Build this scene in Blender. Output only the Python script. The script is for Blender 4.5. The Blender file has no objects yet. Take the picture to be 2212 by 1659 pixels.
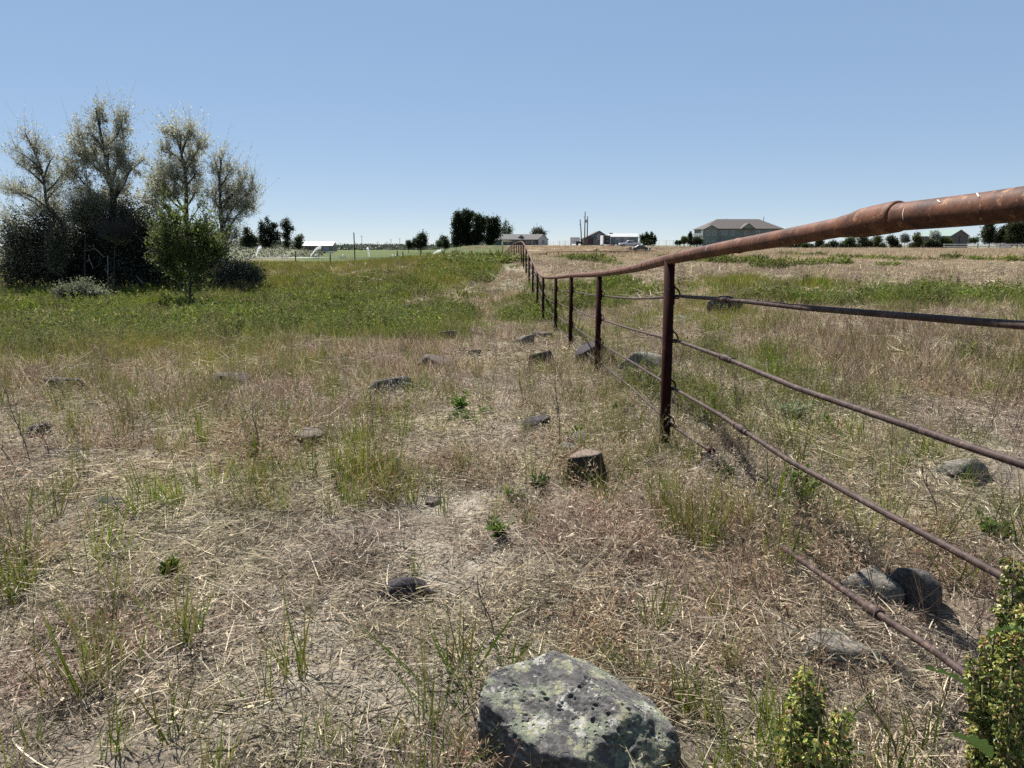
import bpy, math, random
import numpy as np
from mathutils import Vector, Matrix, Euler

rng = np.random.default_rng(7)
random.seed(7)
SC = bpy.context.scene
COL = SC.collection

# ------------------------------------------------------------------ camera, sky, sun
CAMZ = 1.3
PITCH = math.radians(11.05)
F = 1534.0                       # focal length for a picture 2212 wide
cam_d = bpy.data.cameras.new('camera')
cam_d.sensor_width = 36.0
cam_d.lens = F / 2212 * 36
cam_d.clip_start = 0.05
cam_d.clip_end = 9000
cam = bpy.data.objects.new('camera', cam_d)
cam.location = (0, 0, CAMZ)
cam.rotation_euler = (math.pi / 2 - PITCH, 0, 0)
COL.objects.link(cam)
SC.camera = cam

SUN_AZ = math.atan2(-0.35, 0.65)         # measured from +Y towards +X
SUN_EL = math.radians(53)
w = bpy.data.worlds.new('World')
SC.world = w
w.use_nodes = True
nt = w.node_tree
nt.nodes.clear()
sky = nt.nodes.new('ShaderNodeTexSky')
sky.sky_type = 'NISHITA'
sky.sun_disc = False
sky.sun_elevation = SUN_EL
sky.sun_rotation = SUN_AZ
sky.altitude = 2000
sky.air_density = 0.65
sky.dust_density = 0.1
sky.ozone_density = 3.5
bg = nt.nodes.new('ShaderNodeBackground')
bg.inputs['Strength'].default_value = 0.15
wo = nt.nodes.new('ShaderNodeOutputWorld')
gm = nt.nodes.new('ShaderNodeGamma'); gm.inputs[1].default_value = 0.29     # a phone camera flattens the sky's range
hs = nt.nodes.new('ShaderNodeHueSaturation'); hs.inputs['Saturation'].default_value = 1.85; hs.inputs['Hue'].default_value = .505; hs.inputs['Value'].default_value = 1.24
nt.links.new(sky.outputs[0], gm.inputs[0]); nt.links.new(gm.outputs[0], hs.inputs['Color'])
nt.links.new(hs.outputs[0], bg.inputs[0])
nt.links.new(bg.outputs[0], wo.inputs[0])

sd = bpy.data.lights.new('sun', 'SUN')
sd.energy = 5.0
sd.angle = math.radians(0.53)
sd.color = (1.0, 0.955, 0.89)
sun = bpy.data.objects.new('sun', sd)
sdir = Vector((math.sin(SUN_AZ) * math.cos(SUN_EL), math.cos(SUN_AZ) * math.cos(SUN_EL), math.sin(SUN_EL)))
sun.rotation_euler = sdir.to_track_quat('Z', 'Y').to_euler()
sun.location = (-30, 60, 80)
COL.objects.link(sun)

SC.view_settings.view_transform = 'Standard'
SC.view_settings.look = 'None'
SC.view_settings.gamma = 1
SC.view_settings.exposure = 1.25
SC.cycles.max_bounces = 6
SC.cycles.transparent_max_bounces = 8
SC.cycles.use_denoising = False

# ------------------------------------------------------------------ noise and terrain
def _hash(ix, iy, s):
    h = (ix.astype(np.int64) * 374761393 + iy.astype(np.int64) * 668265263 + s * 1442695041) & 0xFFFFFFFF
    h = ((h ^ (h >> 13)) * 1274126177) & 0xFFFFFFFF
    return ((h ^ (h >> 16)) & 0xFFFF) / 65535.0

def vnoise(x, y, s=0):
    x = np.asarray(x, float); y = np.asarray(y, float)
    ix = np.floor(x); iy = np.floor(y)
    fx = x - ix; fy = y - iy
    fx = fx * fx * (3 - 2 * fx); fy = fy * fy * (3 - 2 * fy)
    a = _hash(ix, iy, s); b = _hash(ix + 1, iy, s); c = _hash(ix, iy + 1, s); d = _hash(ix + 1, iy + 1, s)
    return (a * (1 - fx) + b * fx) * (1 - fy) + (c * (1 - fx) + d * fx) * fy

def fbm(x, y, s=0, o=4):
    t = 0; a = 0.5; n = 0
    for k in range(o):
        t = t + a * vnoise(x * 2 ** k + 13.7 * k, y * 2 ** k - 7.1 * k, s + k); n += a; a *= 0.5
    return t / n

def sm(a, b, x):
    t = np.clip((x - a) / (b - a), 0, 1)
    return t * t * (3 - 2 * t)

PL = np.array([(-20, -1.25), (0, -1.28), (5, -1.38), (10, -1.6), (15, -1.82), (24, -1.9), (31, -1.65), (45, -1.3), (60, -1.8), (100, -4.0), (160, -5.0), (265, -5.0), (400, -4.8), (460, -3.6), (4000, -3.5)])
PC = np.array([(-20, -1.25), (0, -1.24), (4, -1.16), (7.6, -1.42), (10.7, -1.62), (13.8, -1.72), (17, -1.88), (20, -1.88), (23.4, -1.67), (26.5, -1.46), (30, -1.22), (35, -1.0), (40, -0.93), (50, -0.98), (60, -1.2), (75, -1.9), (100, -2.3), (150, -2.3), (175, -1.9), (200, -0.4), (230, -0.05), (330, -0.05), (4000, 0.8)])
PR = np.array([(-20, -1.2), (0, -1.18), (4, -1.15), (10, -1.3), (20, -1.35), (40, -1.3), (80, -1.2), (130, -1.05), (185, -1.0), (230, -0.8), (4000, 0.0)])

def ground(x, y, detail=True):
    x = np.asarray(x, float); y = np.asarray(y, float)
    yy = np.clip(y, -20, 4000)
    def pr(P):
        a = np.interp(yy, P[:, 0], P[:, 1])
        e = 0.06 * np.abs(yy) + 0.6
        return (a * 2 + np.interp(yy - e, P[:, 0], P[:, 1]) + np.interp(yy + e, P[:, 0], P[:, 1])) / 4
    s = x / (8 + 0.12 * np.clip(yy, 0, None))
    wl = 1 - sm(-0.9, -0.33, s)
    kf = sm(78, 105, yy)
    wr = sm(1.15, 1.9, s) * kf + sm(0.12, 0.6, s) * (1 - kf)
    z = pr(PC) * (1 - wl - wr) + pr(PL) * wl + pr(PR) * wr
    z = z + 2.3 * (1 - sm(-2.3, -1.85, s)) * sm(300, 420, yy)
    if detail:
        r = np.hypot(x, y)
        f = np.clip(r / 12, 0.0, 1)
        z = z + (fbm(x * 0.35, y * 0.35, 3) - 0.5) * 0.14 * np.clip(np.abs(x - 0.9) / 3, 0.15, 1) * (0.4 + f)
        z = z + (fbm(x * 2.2, y * 2.2, 9) - 0.5) * 0.07 * (r < 60)
        z = z + (fbm(x * 9, y * 9, 29, 3) - 0.5) * 0.05 * (r < 14)
    return z + CAMZ

def gz(x, y):
    return float(ground(np.array([x]), np.array([y]))[0])

def ray(px, py):
    u = (px - 1106) ; v = (py - 829.5)
    fwd = F * math.cos(PITCH) - v * math.sin(PITCH)
    dn = F * math.sin(PITCH) + v * math.cos(PITCH)
    return u / fwd, dn / fwd

def W(px, py, Y):
    a, b = ray(px, py)
    return Vector((a * Y, Y, CAMZ - b * Y))

def G(px, py, y0=0.8, y1=600):
    a, b = ray(px, py)
    Y = y0 * (y1 / y0) ** np.linspace(0, 1, 3000)
    d = (CAMZ - b * Y) - ground(a * Y, Y, False)
    k = np.argmax(d < 0)
    if not (d < 0).any():
        k = 2999
    Yk = float(Y[k])
    return Vector((a * Yk, Yk, gz(a * Yk, Yk)))

# ------------------------------------------------------------------ helpers
def tag(o, label=None, cat=None, group=None, kind=None):
    if label: o['label'] = label
    if cat: o['category'] = cat
    if group: o['group'] = group
    if kind: o['kind'] = kind
    return o

def empty(name, loc, rz=0.0, label=None, cat=None, group=None):
    o = bpy.data.objects.new(name, None)
    o.empty_display_size = 0.1
    o.location = loc
    o.rotation_euler = (0, 0, rz)
    COL.objects.link(o)
    return tag(o, label, cat, group)

def raw_mesh(name, V, Fq, tint=None, smooth=False):
    """V (n,3); Fq list of arrays of faces (each k-gon array)"""
    me = bpy.data.meshes.new(name)
    V = np.asarray(V, np.float32)
    if isinstance(Fq, np.ndarray): Fq = [Fq]
    me.vertices.add(len(V)); me.vertices.foreach_set('co', V.ravel())
    nl = sum(f.size for f in Fq); npoly = sum(len(f) for f in Fq)
    me.loops.add(nl); me.polygons.add(npoly)
    me.loops.foreach_set('vertex_index', np.concatenate([f.ravel() for f in Fq]).astype(np.int32))
    tot = np.concatenate([np.full(len(f), f.shape[1]) for f in Fq])
    st = np.concatenate([[0], np.cumsum(tot)[:-1]]).astype(np.int32)
    me.polygons.foreach_set('loop_start', st)
    if smooth:
        me.polygons.foreach_set('use_smooth', np.ones(npoly, bool))
    if tint is not None:
        at = me.color_attributes.new('tint', 'FLOAT_COLOR', 'POINT')
        c = np.ones((len(V), 4), np.float32); c[:, :3] = tint
        at.data.foreach_set('color', c.ravel())
    me.update(calc_edges=True)
    return me

class MB:
    def __init__(s): s.v = []; s.f = []; s.sm = []
    def add(s, V, Fs, smooth=False):
        o = len(s.v); s.v += [tuple(p) for p in V]
        for f in Fs: s.f.append([i + o for i in f]); s.sm.append(smooth)
        return s
    def box(s, c, d, rz=0.0):
        x, y, z = d[0] / 2, d[1] / 2, d[2] / 2
        ca, sa = math.cos(rz), math.sin(rz)
        P = []
        for k in (-z, z):
            for (i, j) in ((-x, -y), (x, -y), (x, y), (-x, y)):
                P.append((c[0] + i * ca - j * sa, c[1] + i * sa + j * ca, c[2] + k))
        return s.add(P, [(3, 2, 1, 0), (4, 5, 6, 7), (0, 1, 5, 4), (1, 2, 6, 5), (2, 3, 7, 6), (3, 0, 4, 7)])
    def prism(s, poly, y0, y1, axis='y'):
        """poly = list of (a,z), extruded along axis"""
        n = len(poly); P = []
        for yy in (y0, y1):
            for a, z in poly:
                P.append((a, yy, z) if axis == 'y' else (yy, a, z))
        Fs = [tuple(range(n)), tuple(range(2 * n - 1, n - 1, -1))]
        for i in range(n):
            j = (i + 1) % n
            Fs.append((j, i, i + n, j + n))
        return s.add(P, Fs)
    def tube(s, pts, r, n=10, cap=True):
        pts = [Vector(p) for p in pts]
        if not hasattr(r, '__len__'): r = [r] * len(pts)
        P = []; Fs = []
        t0 = (pts[1] - pts[0]).normalized()
        a = t0.orthogonal().normalized()
        for i, p in enumerate(pts):
            t = (pts[min(i + 1, len(pts) - 1)] - pts[max(i - 1, 0)]).normalized()
            a = (a - t * a.dot(t)).normalized(); b = t.cross(a)
            for k in range(n):
                an = 2 * math.pi * k / n
                P.append(p + (a * math.cos(an) + b * math.sin(an)) * r[i])
        for i in range(len(pts) - 1):
            for k in range(n):
                k2 = (k + 1) % n
                Fs.append((i * n + k, i * n + k2, (i + 1) * n + k2, (i + 1) * n + k))
        s.add(P, Fs, True)
        if cap:
            o = len(s.v) - len(P)
            s.f.append([o + k for k in range(n)][::-1]); s.sm.append(False)
            s.f.append([o + (len(pts) - 1) * n + k for k in range(n)]); s.sm.append(False)
        return s
    def build(s, name, mat, parent=None):
        me = bpy.data.meshes.new(name)
        me.from_pydata(s.v, [], s.f)
        me.polygons.foreach_set('use_smooth', s.sm)
        me.materials.append(mat)
        me.update()
        o = bpy.data.objects.new(name, me)
        COL.objects.link(o)
        if parent is not None: o.parent = parent
        return o

def link_mesh(name, me, mat, parent=None):
    me.materials.clear(); me.materials.append(mat)
    o = bpy.data.objects.new(name, me)
    COL.objects.link(o)
    if parent is not None: o.parent = parent
    return o

# ------------------------------------------------------------------ materials
def newmat(name):
    m = bpy.data.materials.new(name); m.use_nodes = True
    n = m.node_tree.nodes; n.clear()
    out = n.new('ShaderNodeOutputMaterial')
    return m, n, m.node_tree.links, out

def noise_mat(name, c1, c2, scale=5, rough=0.8, bump=0.0, bscale=None, metal=0.0, detail=6, c3=None, s3=1.3, t3=0.6, spec=0.3, lo=0.35, hi=0.65, stretch=None):
    m, n, l, out = newmat(name)
    p = n.new('ShaderNodeBsdfPrincipled')
    tc = n.new('ShaderNodeTexCoord')
    src = tc.outputs['Object']
    if stretch:
        mp = n.new('ShaderNodeMapping'); mp.inputs['Scale'].default_value = stretch
        l.new(src, mp.inputs[0]); src = mp.outputs[0]
    no = n.new('ShaderNodeTexNoise'); no.inputs['Scale'].default_value = scale; no.inputs['Detail'].default_value = detail
    no.inputs['Roughness'].default_value = 0.65
    l.new(src, no.inputs['Vector'])
    cr = n.new('ShaderNodeValToRGB')
    cr.color_ramp.elements[0].color = (*c1, 1); cr.color_ramp.elements[0].position = lo
    cr.color_ramp.elements[1].color = (*c2, 1); cr.color_ramp.elements[1].position = hi
    l.new(no.outputs[0], cr.inputs[0])
    colr = cr.outputs[0]
    if c3:
        n3 = n.new('ShaderNodeTexNoise'); n3.inputs['Scale'].default_value = s3; n3.inputs['Detail'].default_value = 8
        n3.inputs['Roughness'].default_value = 0.7
        l.new(src, n3.inputs['Vector'])
        r3 = n.new('ShaderNodeValToRGB'); r3.color_ramp.elements[0].position = t3; r3.color_ramp.elements[1].position = t3 + 0.06
        l.new(n3.outputs[0], r3.inputs[0])
        mx = n.new('ShaderNodeMix'); mx.data_type = 'RGBA'
        l.new(r3.outputs[0], mx.inputs['Factor']); l.new(colr, mx.inputs['A']); mx.inputs['B'].default_value = (*c3, 1)
        colr = mx.outputs['Result']
    l.new(colr, p.inputs['Base Color'])
    p.inputs['Roughness'].default_value = rough; p.inputs['Metallic'].default_value = metal
    p.inputs['Specular IOR Level'].default_value = spec
    if bump > 0:
        nb = n.new('ShaderNodeTexNoise'); nb.inputs['Scale'].default_value = bscale or scale * 4; nb.inputs['Detail'].default_value = 6
        l.new(src, nb.inputs['Vector'])
        b = n.new('ShaderNodeBump'); b.inputs['Strength'].default_value = 0.8; b.inputs['Distance'].default_value = bump
        l.new(nb.outputs[0], b.inputs['Height']); l.new(b.outputs[0], p.inputs['Normal'])
    l.new(p.outputs[0], out.inputs[0])
    return m

def leaf_mat(name, c=None, trans=0.35, var=0.35, rough=0.55, spec=0.25, tintattr=False, noise_s=None):
    m, n, l, out = newmat(name)
    p = n.new('ShaderNodeBsdfPrincipled'); tr = n.new('ShaderNodeBsdfTranslucent'); mix = n.new('ShaderNodeMixShader')
    if tintattr:
        at = n.new('ShaderNodeAttribute'); at.attribute_name = 'tint'; colr = at.outputs['Color']
    else:
        rg = n.new('ShaderNodeRGB'); rg.outputs[0].default_value = (*c, 1); colr = rg.outputs[0]
    oi = n.new('ShaderNodeObjectInfo')
    mr = n.new('ShaderNodeMapRange'); mr.inputs['To Min'].default_value = 1 - var; mr.inputs['To Max'].default_value = 1 + var
    l.new(oi.outputs['Random'], mr.inputs['Value'])
    hs = n.new('ShaderNodeHueSaturation')
    l.new(colr, hs.inputs['Color']); l.new(mr.outputs[0], hs.inputs['Value'])
    if noise_s:
        ge = n.new('ShaderNodeNewGeometry'); no = n.new('ShaderNodeTexNoise'); no.inputs['Scale'].default_value = noise_s
        no.inputs['Detail'].default_value = 4
        l.new(ge.outputs['Position'], no.inputs['Vector'])
        m2 = n.new('ShaderNodeMapRange'); m2.inputs['From Min'].default_value = 0.3; m2.inputs['From Max'].default_value = 0.7
        m2.inputs['To Min'].default_value = 0.475; m2.inputs['To Max'].default_value = 0.52
        l.new(no.outputs[0], m2.inputs['Value']); l.new(m2.outputs[0], hs.inputs['Hue'])
        m3 = n.new('ShaderNodeMapRange'); m3.inputs['From Min'].default_value = 0.3; m3.inputs['From Max'].default_value = 0.7
        m3.inputs['To Min'].default_value = 0.98; m3.inputs['To Max'].default_value = 1.28
        l.new(no.outputs[0], m3.inputs['Value']); l.new(m3.outputs[0], hs.inputs['Saturation'])
    l.new(hs.outputs[0], p.inputs['Base Color']); l.new(hs.outputs[0], tr.inputs['Color'])
    p.inputs['Roughness'].default_value = rough; p.inputs['Specular IOR Level'].default_value = spec
    mix.inputs[0].default_value = trans
    l.new(p.outputs[0], mix.inputs[1]); l.new(tr.outputs[0], mix.inputs[2]); l.new(mix.outputs[0], out.inputs[0])
    return m

M = {}
M['grass'] = leaf_mat('dry_and_green_grass', tintattr=True, trans=0.32, var=0.35, noise_s=0.8, spec=.15, rough=.7)
M['bark'] = noise_mat('grey_bark', (0.036, 0.032, 0.029), (0.094, 0.083, 0.072), 12, 0.9, 0.004)
M['bark_pale'] = noise_mat('brown_grey_bark', (.030, .025, .022), (.075, .066, .058), 12, 0.9, 0.004)
M['deadwood'] = noise_mat('bleached_wood', (0.216, 0.194, 0.173), (0.324, 0.302, 0.274), 20, 0.85, 0.002)
M['olive_leaf'] = leaf_mat('tree_leaf', trans=0.5, var=0.0, tintattr=True)
M['white'] = noise_mat('white_paint', (0.490, 0.490, 0.482), (0.576, 0.576, 0.569), 2, 0.5)
M['black'] = noise_mat('black_parts', (.012, .012, .013), (.03, .03, .03), 6, 0.6)
M['glass'] = noise_mat('dark_window', (.02, .025, .03), (.05, .06, .07), 2, 0.15, spec=0.6)
M['rubber'] = noise_mat('tyre_rubber', (.015, .015, .015), (.03, .03, .03), 8, 0.85)

# ------------------------------------------------------------------ ground cover zones (world space ellipses)
def EL(px, py, rx, ry):
    c = G(px, py); a = G(px - rx, py); b = G(px + rx, py)
    t = G(px, py - ry); o = G(px, py + ry)
    return (c.x, (t.y + o.y) / 2, max((b.x - a.x) / 2, 0.2), max((t.y - o.y) / 2, 0.2))
GREEN = [EL(*e) for e in [(250, 690, 560, 80), (700, 700, 230, 55), (200, 740, 300, 45), (900, 690, 120, 30), (1135, 690, 60, 20), (1010, 580, 120, 18), (1020, 600, 60, 20),
                          (760, 640, 150, 16), (980, 690, 50, 14), (1280, 650, 90, 28), (1160, 660, 30, 30),
                          (2030, 662, 150, 12), (1760, 658, 90, 8), (1640, 655, 40, 6), (2170, 655, 120, 24), (1620, 800, 150, 45), (1500, 880, 90, 60), (1820, 870, 160, 60), (1700, 900, 70, 40),
                          (1530, 567, 70, 9), (1610, 565, 34, 11), (1830, 575, 26, 5), (2010, 590, 22, 5), (1760, 556, 40, 4), (2080, 548, 20, 3), (2180, 600, 26, 5), (1690, 585, 30, 5), (1930, 562, 30, 4), (2150, 565, 26, 4), (1250, 563, 60, 6), (2050, 940, 120, 30), (2140, 1080, 70, 40), (1350, 630, 60, 25), (2160, 800, 40, 25)]]
OCHRE = [EL(*e) for e in [(700, 590, 520, 26), (820, 610, 200, 30), (300, 800, 280, 40), (600, 810, 200, 25), (1560, 690, 120, 40), (1650, 622, 160, 10), (1330, 960, 110, 60),
                          (250, 900, 160, 60), (200, 1290, 240, 130), (480, 1250, 180, 120), (1520, 1130, 130, 120), (1790, 1210, 200, 150), (700, 1090, 200, 80)]]
CHEAT = [EL(*e) for e in [(680, 870, 300, 50), (1050, 640, 120, 25), (1170, 1010, 260, 60), (1350, 1200, 300, 120), (1600, 1350, 300, 160), (1120, 860, 130, 50), (1950, 1250, 260, 130),
                          (1500, 600, 90, 16), (1900, 590, 300, 25), (2050, 840, 150, 60), (1750, 760, 120, 30), (180, 1440, 120, 80), (900, 800, 100, 40), (300, 1010, 300, 50), (1300, 1330, 160, 70), (560, 960, 160, 40), (330, 745, 90, 8), (760, 770, 100, 14), (560, 660, 80, 7)]]
BARE = [EL(*e) for e in [(1950, 705, 270, 22), (2130, 900, 120, 50), (1080, 775, 150, 50), (1130, 850, 90, 40), (1020, 905, 120, 30), (1100, 1010, 90, 40), (960, 1090, 90, 30), (900, 1330, 330, 160), (420, 1180, 260, 60), (700, 1500, 300, 120), (1050, 820, 60, 40), (50, 790, 90, 22), (620, 1180, 150, 50), (1110, 1030, 60, 25), (1080, 700, 60, 10), (1085, 622, 60, 13), (1050, 600, 30, 8), (430, 770, 120, 9), (640, 720, 60, 8)]]

def blob(L, x, y):
    dx = (fbm(x * 0.7, y * 0.7, 41) - 0.5) ; dy = (fbm(x * 0.7, y * 0.7, 47) - 0.5)
    m = np.zeros_like(x)
    for cx, cy, rx, ry in L:
        q = ((x - cx) / rx + dx * 0.9) ** 2 + ((y - cy) / ry + dy * 0.9) ** 2
        m = np.maximum(m, 1 - sm(0.55, 1.35, q))
    return m

def zones(x, y):
    x = np.asarray(x, float); y = np.asarray(y, float)
    g = blob(GREEN, x, y); o = blob(OCHRE, x, y); c = blob(CHEAT, x, y); b = blob(BARE, x, y)
    s = x / (8 + 0.12 * np.clip(y, 0, None))
    # the wide left basin and the irrigated plain beyond it
    left = 1 - sm(-0.45, 0.02, s + 0.25 * (fbm(x * .22, y * .22, 77) - .5) * 2)
    g = np.maximum(g, left * sm(7.5, 12.5, y + 5 * (fbm(x * .45, y * .45, 78) - .5)) * (1 - sm(24, 32, y)) * (.55 + .45 * sm(.40, .56, fbm(x * .35, y * .3, 79))))
    o = np.maximum(o, left * sm(24, 32, y) * (1 - sm(75, 90, y)))
    lf = 1 - sm(-0.12, 0.05, s)
    g = np.maximum(g, lf * sm(70, 95, y))
    return g, o, c, b

# ------------------------------------------------------------------ ground sheet
def make_ground():
    rad = np.concatenate([np.linspace(0.05, 1.2, 14), 1.2 * (5200 / 1.2) ** (np.linspace(0, 1, 560)[1:])])
    a1 = np.radians(np.linspace(-52, 52, 760)); a2 = np.radians(np.linspace(52, 308, 150)[1:-1])
    ang = np.concatenate([a1, a2])
    nr, na = len(rad), len(ang)
    R, A = np.meshgrid(rad, ang, indexing='ij')
    x = (R * np.sin(A)).ravel(); y = (R * np.cos(A)).ravel()
    z = ground(x, y)
    g, o, c, b = zones(x, y)
    soil = np.array([.13, .108, .083]); soil2 = np.array([.25, .215, .168])
    n1 = fbm(x * 1.3, y * 1.3, 5)[:, None]; n2 = fbm(x * .25, y * .25, 8)[:, None]
    col = soil * (1 - n1) + soil2 * n1
    col = col * (0.8 + 0.4 * n2)
    dry = np.array([.30, .24, .165]); dist = sm(12, 60, np.hypot(x, y))[:, None]
    col = col * (1 - dist * 0.75) + dry * dist * 0.75 * (0.75 + 0.5 * n2)
    col = col * (1 - c[:, None] * .35) + np.array([.17, .115, .08]) * c[:, None] * .35
    col = col * (1 - b[:, None] * .5) + np.array([.33, .295, .24]) * b[:, None] * .5
    col = col * (1 - o[:, None] * .45) + np.array([.12, .11, .045]) * o[:, None] * .45
    col = col * (1 - g[:, None] * .6) + np.array([.05, .07, .02]) * g[:, None] * .6
    # far grey-green sage flats and bright irrigated strips on the plain
    s = x / (8 + 0.12 * np.clip(y, 0, None))
    far = (sm(250, 330, y) * (1 - sm(-2.2, -1.7, s)))[:, None]
    col = col * (1 - far * .8) + np.array([.095, .105, .062]) * far * .8
    br = (sm(85, 110, y) * sm(-2.15, -1.85, s) * (1 - sm(-0.10, 0.08, s)))[:, None]
    st = (0.7 + 0.6 * vnoise(x * .01, y * .03, 91))[:, None]
    col = col * (1 - br) + np.array([.062, .080, .024]) * st * br
    fb = (sm(228, 260, y) * sm(.6, 1.2, s))[:, None]
    col = col * (1 - fb) + np.array([.12, .12, .07]) * fb
    idx = np.arange(nr * na).reshape(nr, na)
    i0 = idx[:-1, :]; i1 = idx[1:, :]
    q = np.stack([i0, np.roll(i0, -1, 1), np.roll(i1, -1, 1), i1], -1).reshape(-1, 4)
    V = np.stack([x, y, z], 1)
    V = np.vstack([V, [[0, 0, gz(0, 0)]]])
    col = np.vstack([col, col[:1]])
    tri = np.stack([np.full(na, nr * na), np.roll(idx[0], -1), idx[0]], 1)
    me = raw_mesh('ground', V, [q[:, ::-1], tri[:, ::-1]], tint=col, smooth=True)
    m, n, l, out = newmat('field_soil')
    p = n.new('ShaderNodeBsdfPrincipled'); at = n.new('ShaderNodeAttribute'); at.attribute_name = 'tint'
    ge = n.new('ShaderNodeNewGeometry')
    no = n.new('ShaderNodeTexNoise'); no.inputs['Scale'].default_value = 90; no.inputs['Detail'].default_value = 8; no.inputs['Roughness'].default_value = .8
    n2 = n.new('ShaderNodeTexNoise'); n2.inputs['Scale'].default_value = 3.5; n2.inputs['Detail'].default_value = 10; n2.inputs['Roughness'].default_value = .8
    vo = n.new('ShaderNodeTexVoronoi'); vo.inputs['Scale'].default_value = 55
    l.new(ge.outputs['Position'], no.inputs['Vector']); l.new(ge.outputs['Position'], n2.inputs['Vector']); l.new(ge.outputs['Position'], vo.inputs['Vector'])
    mr = n.new('ShaderNodeMapRange'); mr.inputs['From Min'].default_value = .3; mr.inputs['From Max'].default_value = .7
    mr.inputs['To Min'].default_value = .55; mr.inputs['To Max'].default_value = 1.4
    l.new(no.outputs[0], mr.inputs['Value'])
    mr2 = n.new('ShaderNodeMapRange'); mr2.inputs['From Min'].default_value = .35; mr2.inputs['From Max'].default_value = .65
    mr2.inputs['To Min'].default_value = .7; mr2.inputs['To Max'].default_value = 1.3
    l.new(n2.outputs[0], mr2.inputs['Value'])
    mu = n.new('ShaderNodeMath'); mu.operation = 'MULTIPLY'; l.new(mr.outputs[0], mu.inputs[0]); l.new(mr2.outputs[0], mu.inputs[1])
    vm = n.new('ShaderNodeVectorMath'); vm.operation = 'SCALE'
    l.new(at.outputs['Color'], vm.inputs[0]); l.new(mu.outputs[0], vm.inputs['Scale'])
    l.new(vm.outputs[0], p.inputs['Base Color'])
    p.inputs['Roughness'].default_value = .95; p.inputs['Specular IOR Level'].default_value = .1
    ad = n.new('ShaderNodeMath'); ad.operation = 'ADD'; l.new(no.outputs[0], ad.inputs[0]); l.new(vo.outputs['Distance'], ad.inputs[1])
    bp = n.new('ShaderNodeBump'); bp.inputs['Strength'].default_value = .9; bp.inputs['Distance'].default_value = .012
    l.new(ad.outputs[0], bp.inputs['Height']); l.new(bp.outputs[0], p.inputs['Normal'])
    l.new(p.outputs[0], out.inputs[0])
    o = link_mesh('ground', me, m)
    o['kind'] = 'structure'
    return o
make_ground()

# ------------------------------------------------------------------ ribbons, clumps
def ribbons(P, D, L, Wd, droop, seg=3, tint=None, sway=0.0, tipw=0.1, rg=None):
    rg = rg or rng
    n = len(P)
    D = D / np.linalg.norm(D, axis=1, keepdims=True)
    t = np.linspace(0, 1, seg + 1)
    sv = np.cross(D, rg.normal(size=(n, 3))); sv /= np.linalg.norm(sv, axis=1, keepdims=True) + 1e-9
    sw = rg.normal(size=(n, 3)) * sway
    pts = P[:, None, :] + D[:, None, :] * (L[:, None] * t)[..., None] + sw[:, None, :] * (L[:, None] * (t ** 2))[..., None]
    pts[..., 2] -= (droop * L)[:, None] * t ** 2
    wd = Wd[:, None] * np.maximum(tipw, np.minimum(1.0, 1.25 * (1 - t ** 1.5)))
    a = pts - sv[:, None, :] * wd[..., None] / 2; b = pts + sv[:, None, :] * wd[..., None] / 2
    V = np.stack([a, b], 2).reshape(n, -1, 3)
    k = 2 * (seg + 1)
    base = (np.arange(n) * k)[:, None, None]
    q = np.array([[2 * i, 2 * i + 1, 2 * i + 3, 2 * i + 2] for i in range(seg)])[None]
    Fq = (base + q).reshape(-1, 4)
    T = np.repeat(tint, k, 0) if tint is not None else None
    return V.reshape(-1, 3), Fq, T, pts

def leaves(P, D, L, Wd, tint, rg=None):
    """diamond leaves: one quad each"""
    rg = rg or rng
    n = len(P); D = D / (np.linalg.norm(D, axis=1, keepdims=True) + 1e-9)
    sv = np.cross(D, rg.normal(size=(n, 3))); sv /= np.linalg.norm(sv, axis=1, keepdims=True) + 1e-9
    L = L[:, None]; Wd = Wd[:, None]
    V = np.stack([P, P + D * L * .5 + sv * Wd * .5, P + D * L, P + D * L * .5 - sv * Wd * .5], 1).reshape(-1, 3)
    Fq = np.arange(n * 4).reshape(n, 4)
    return V, Fq, np.repeat(tint, 4, 0)

def cat(parts):
    V = []; Fq = []; T = []; o = 0
    for p in parts:
        V.append(p[0]); Fq.append(p[1] + o); T.append(p[2]); o += len(p[0])
    return np.vstack(V), np.vstack(Fq), np.vstack(T)

def vary(c, n, v=.25, rg=None):
    rg = rg or rng
    c = np.asarray(c, float)
    k = 1 + (rg.random((n, 1)) * 2 - 1) * v
    return np.clip(c[None] * k * (1 + (rg.random((n, 3)) * 2 - 1) * .07), 0.005, .9)

def mixc(cols, n, v=.25):
    cols = np.asarray(cols, float)
    return vary((1, 1, 1), n, v) * cols[rng.integers(0, len(cols), n)]

STRAW = [(.54, .46, .335), (.40, .34, .24), (.25, .22, .17), (.68, .61, .47), (.085, .07, .052), (.33, .285, .21)]
CHT = [(.34, .24, .175), (.25, .16, .115), (.42, .33, .235), (.13, .08, .056), (.56, .47, .34)]
GRN = [(.115, .17, .034), (.155, .195, .042), (.20, .21, .06), (.08, .13, .03), (.25, .225, .085)]
WEED = [(.12, .17, .046), (.155, .195, .055), (.22, .23, .08), (.07, .10, .034), (.34, .30, .15), (.12, .14, .065)]
OCR = [(.20, .19, .058), (.32, .265, .11), (.145, .17, .044), (.46, .37, .19), (.28, .19, .075)]

def disc(n, r):
    a = rng.random(n) * 2 * np.pi; q = np.sqrt(rng.random(n)) * r
    return np.stack([q * np.cos(a), q * np.sin(a), np.zeros(n)], 1)

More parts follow.
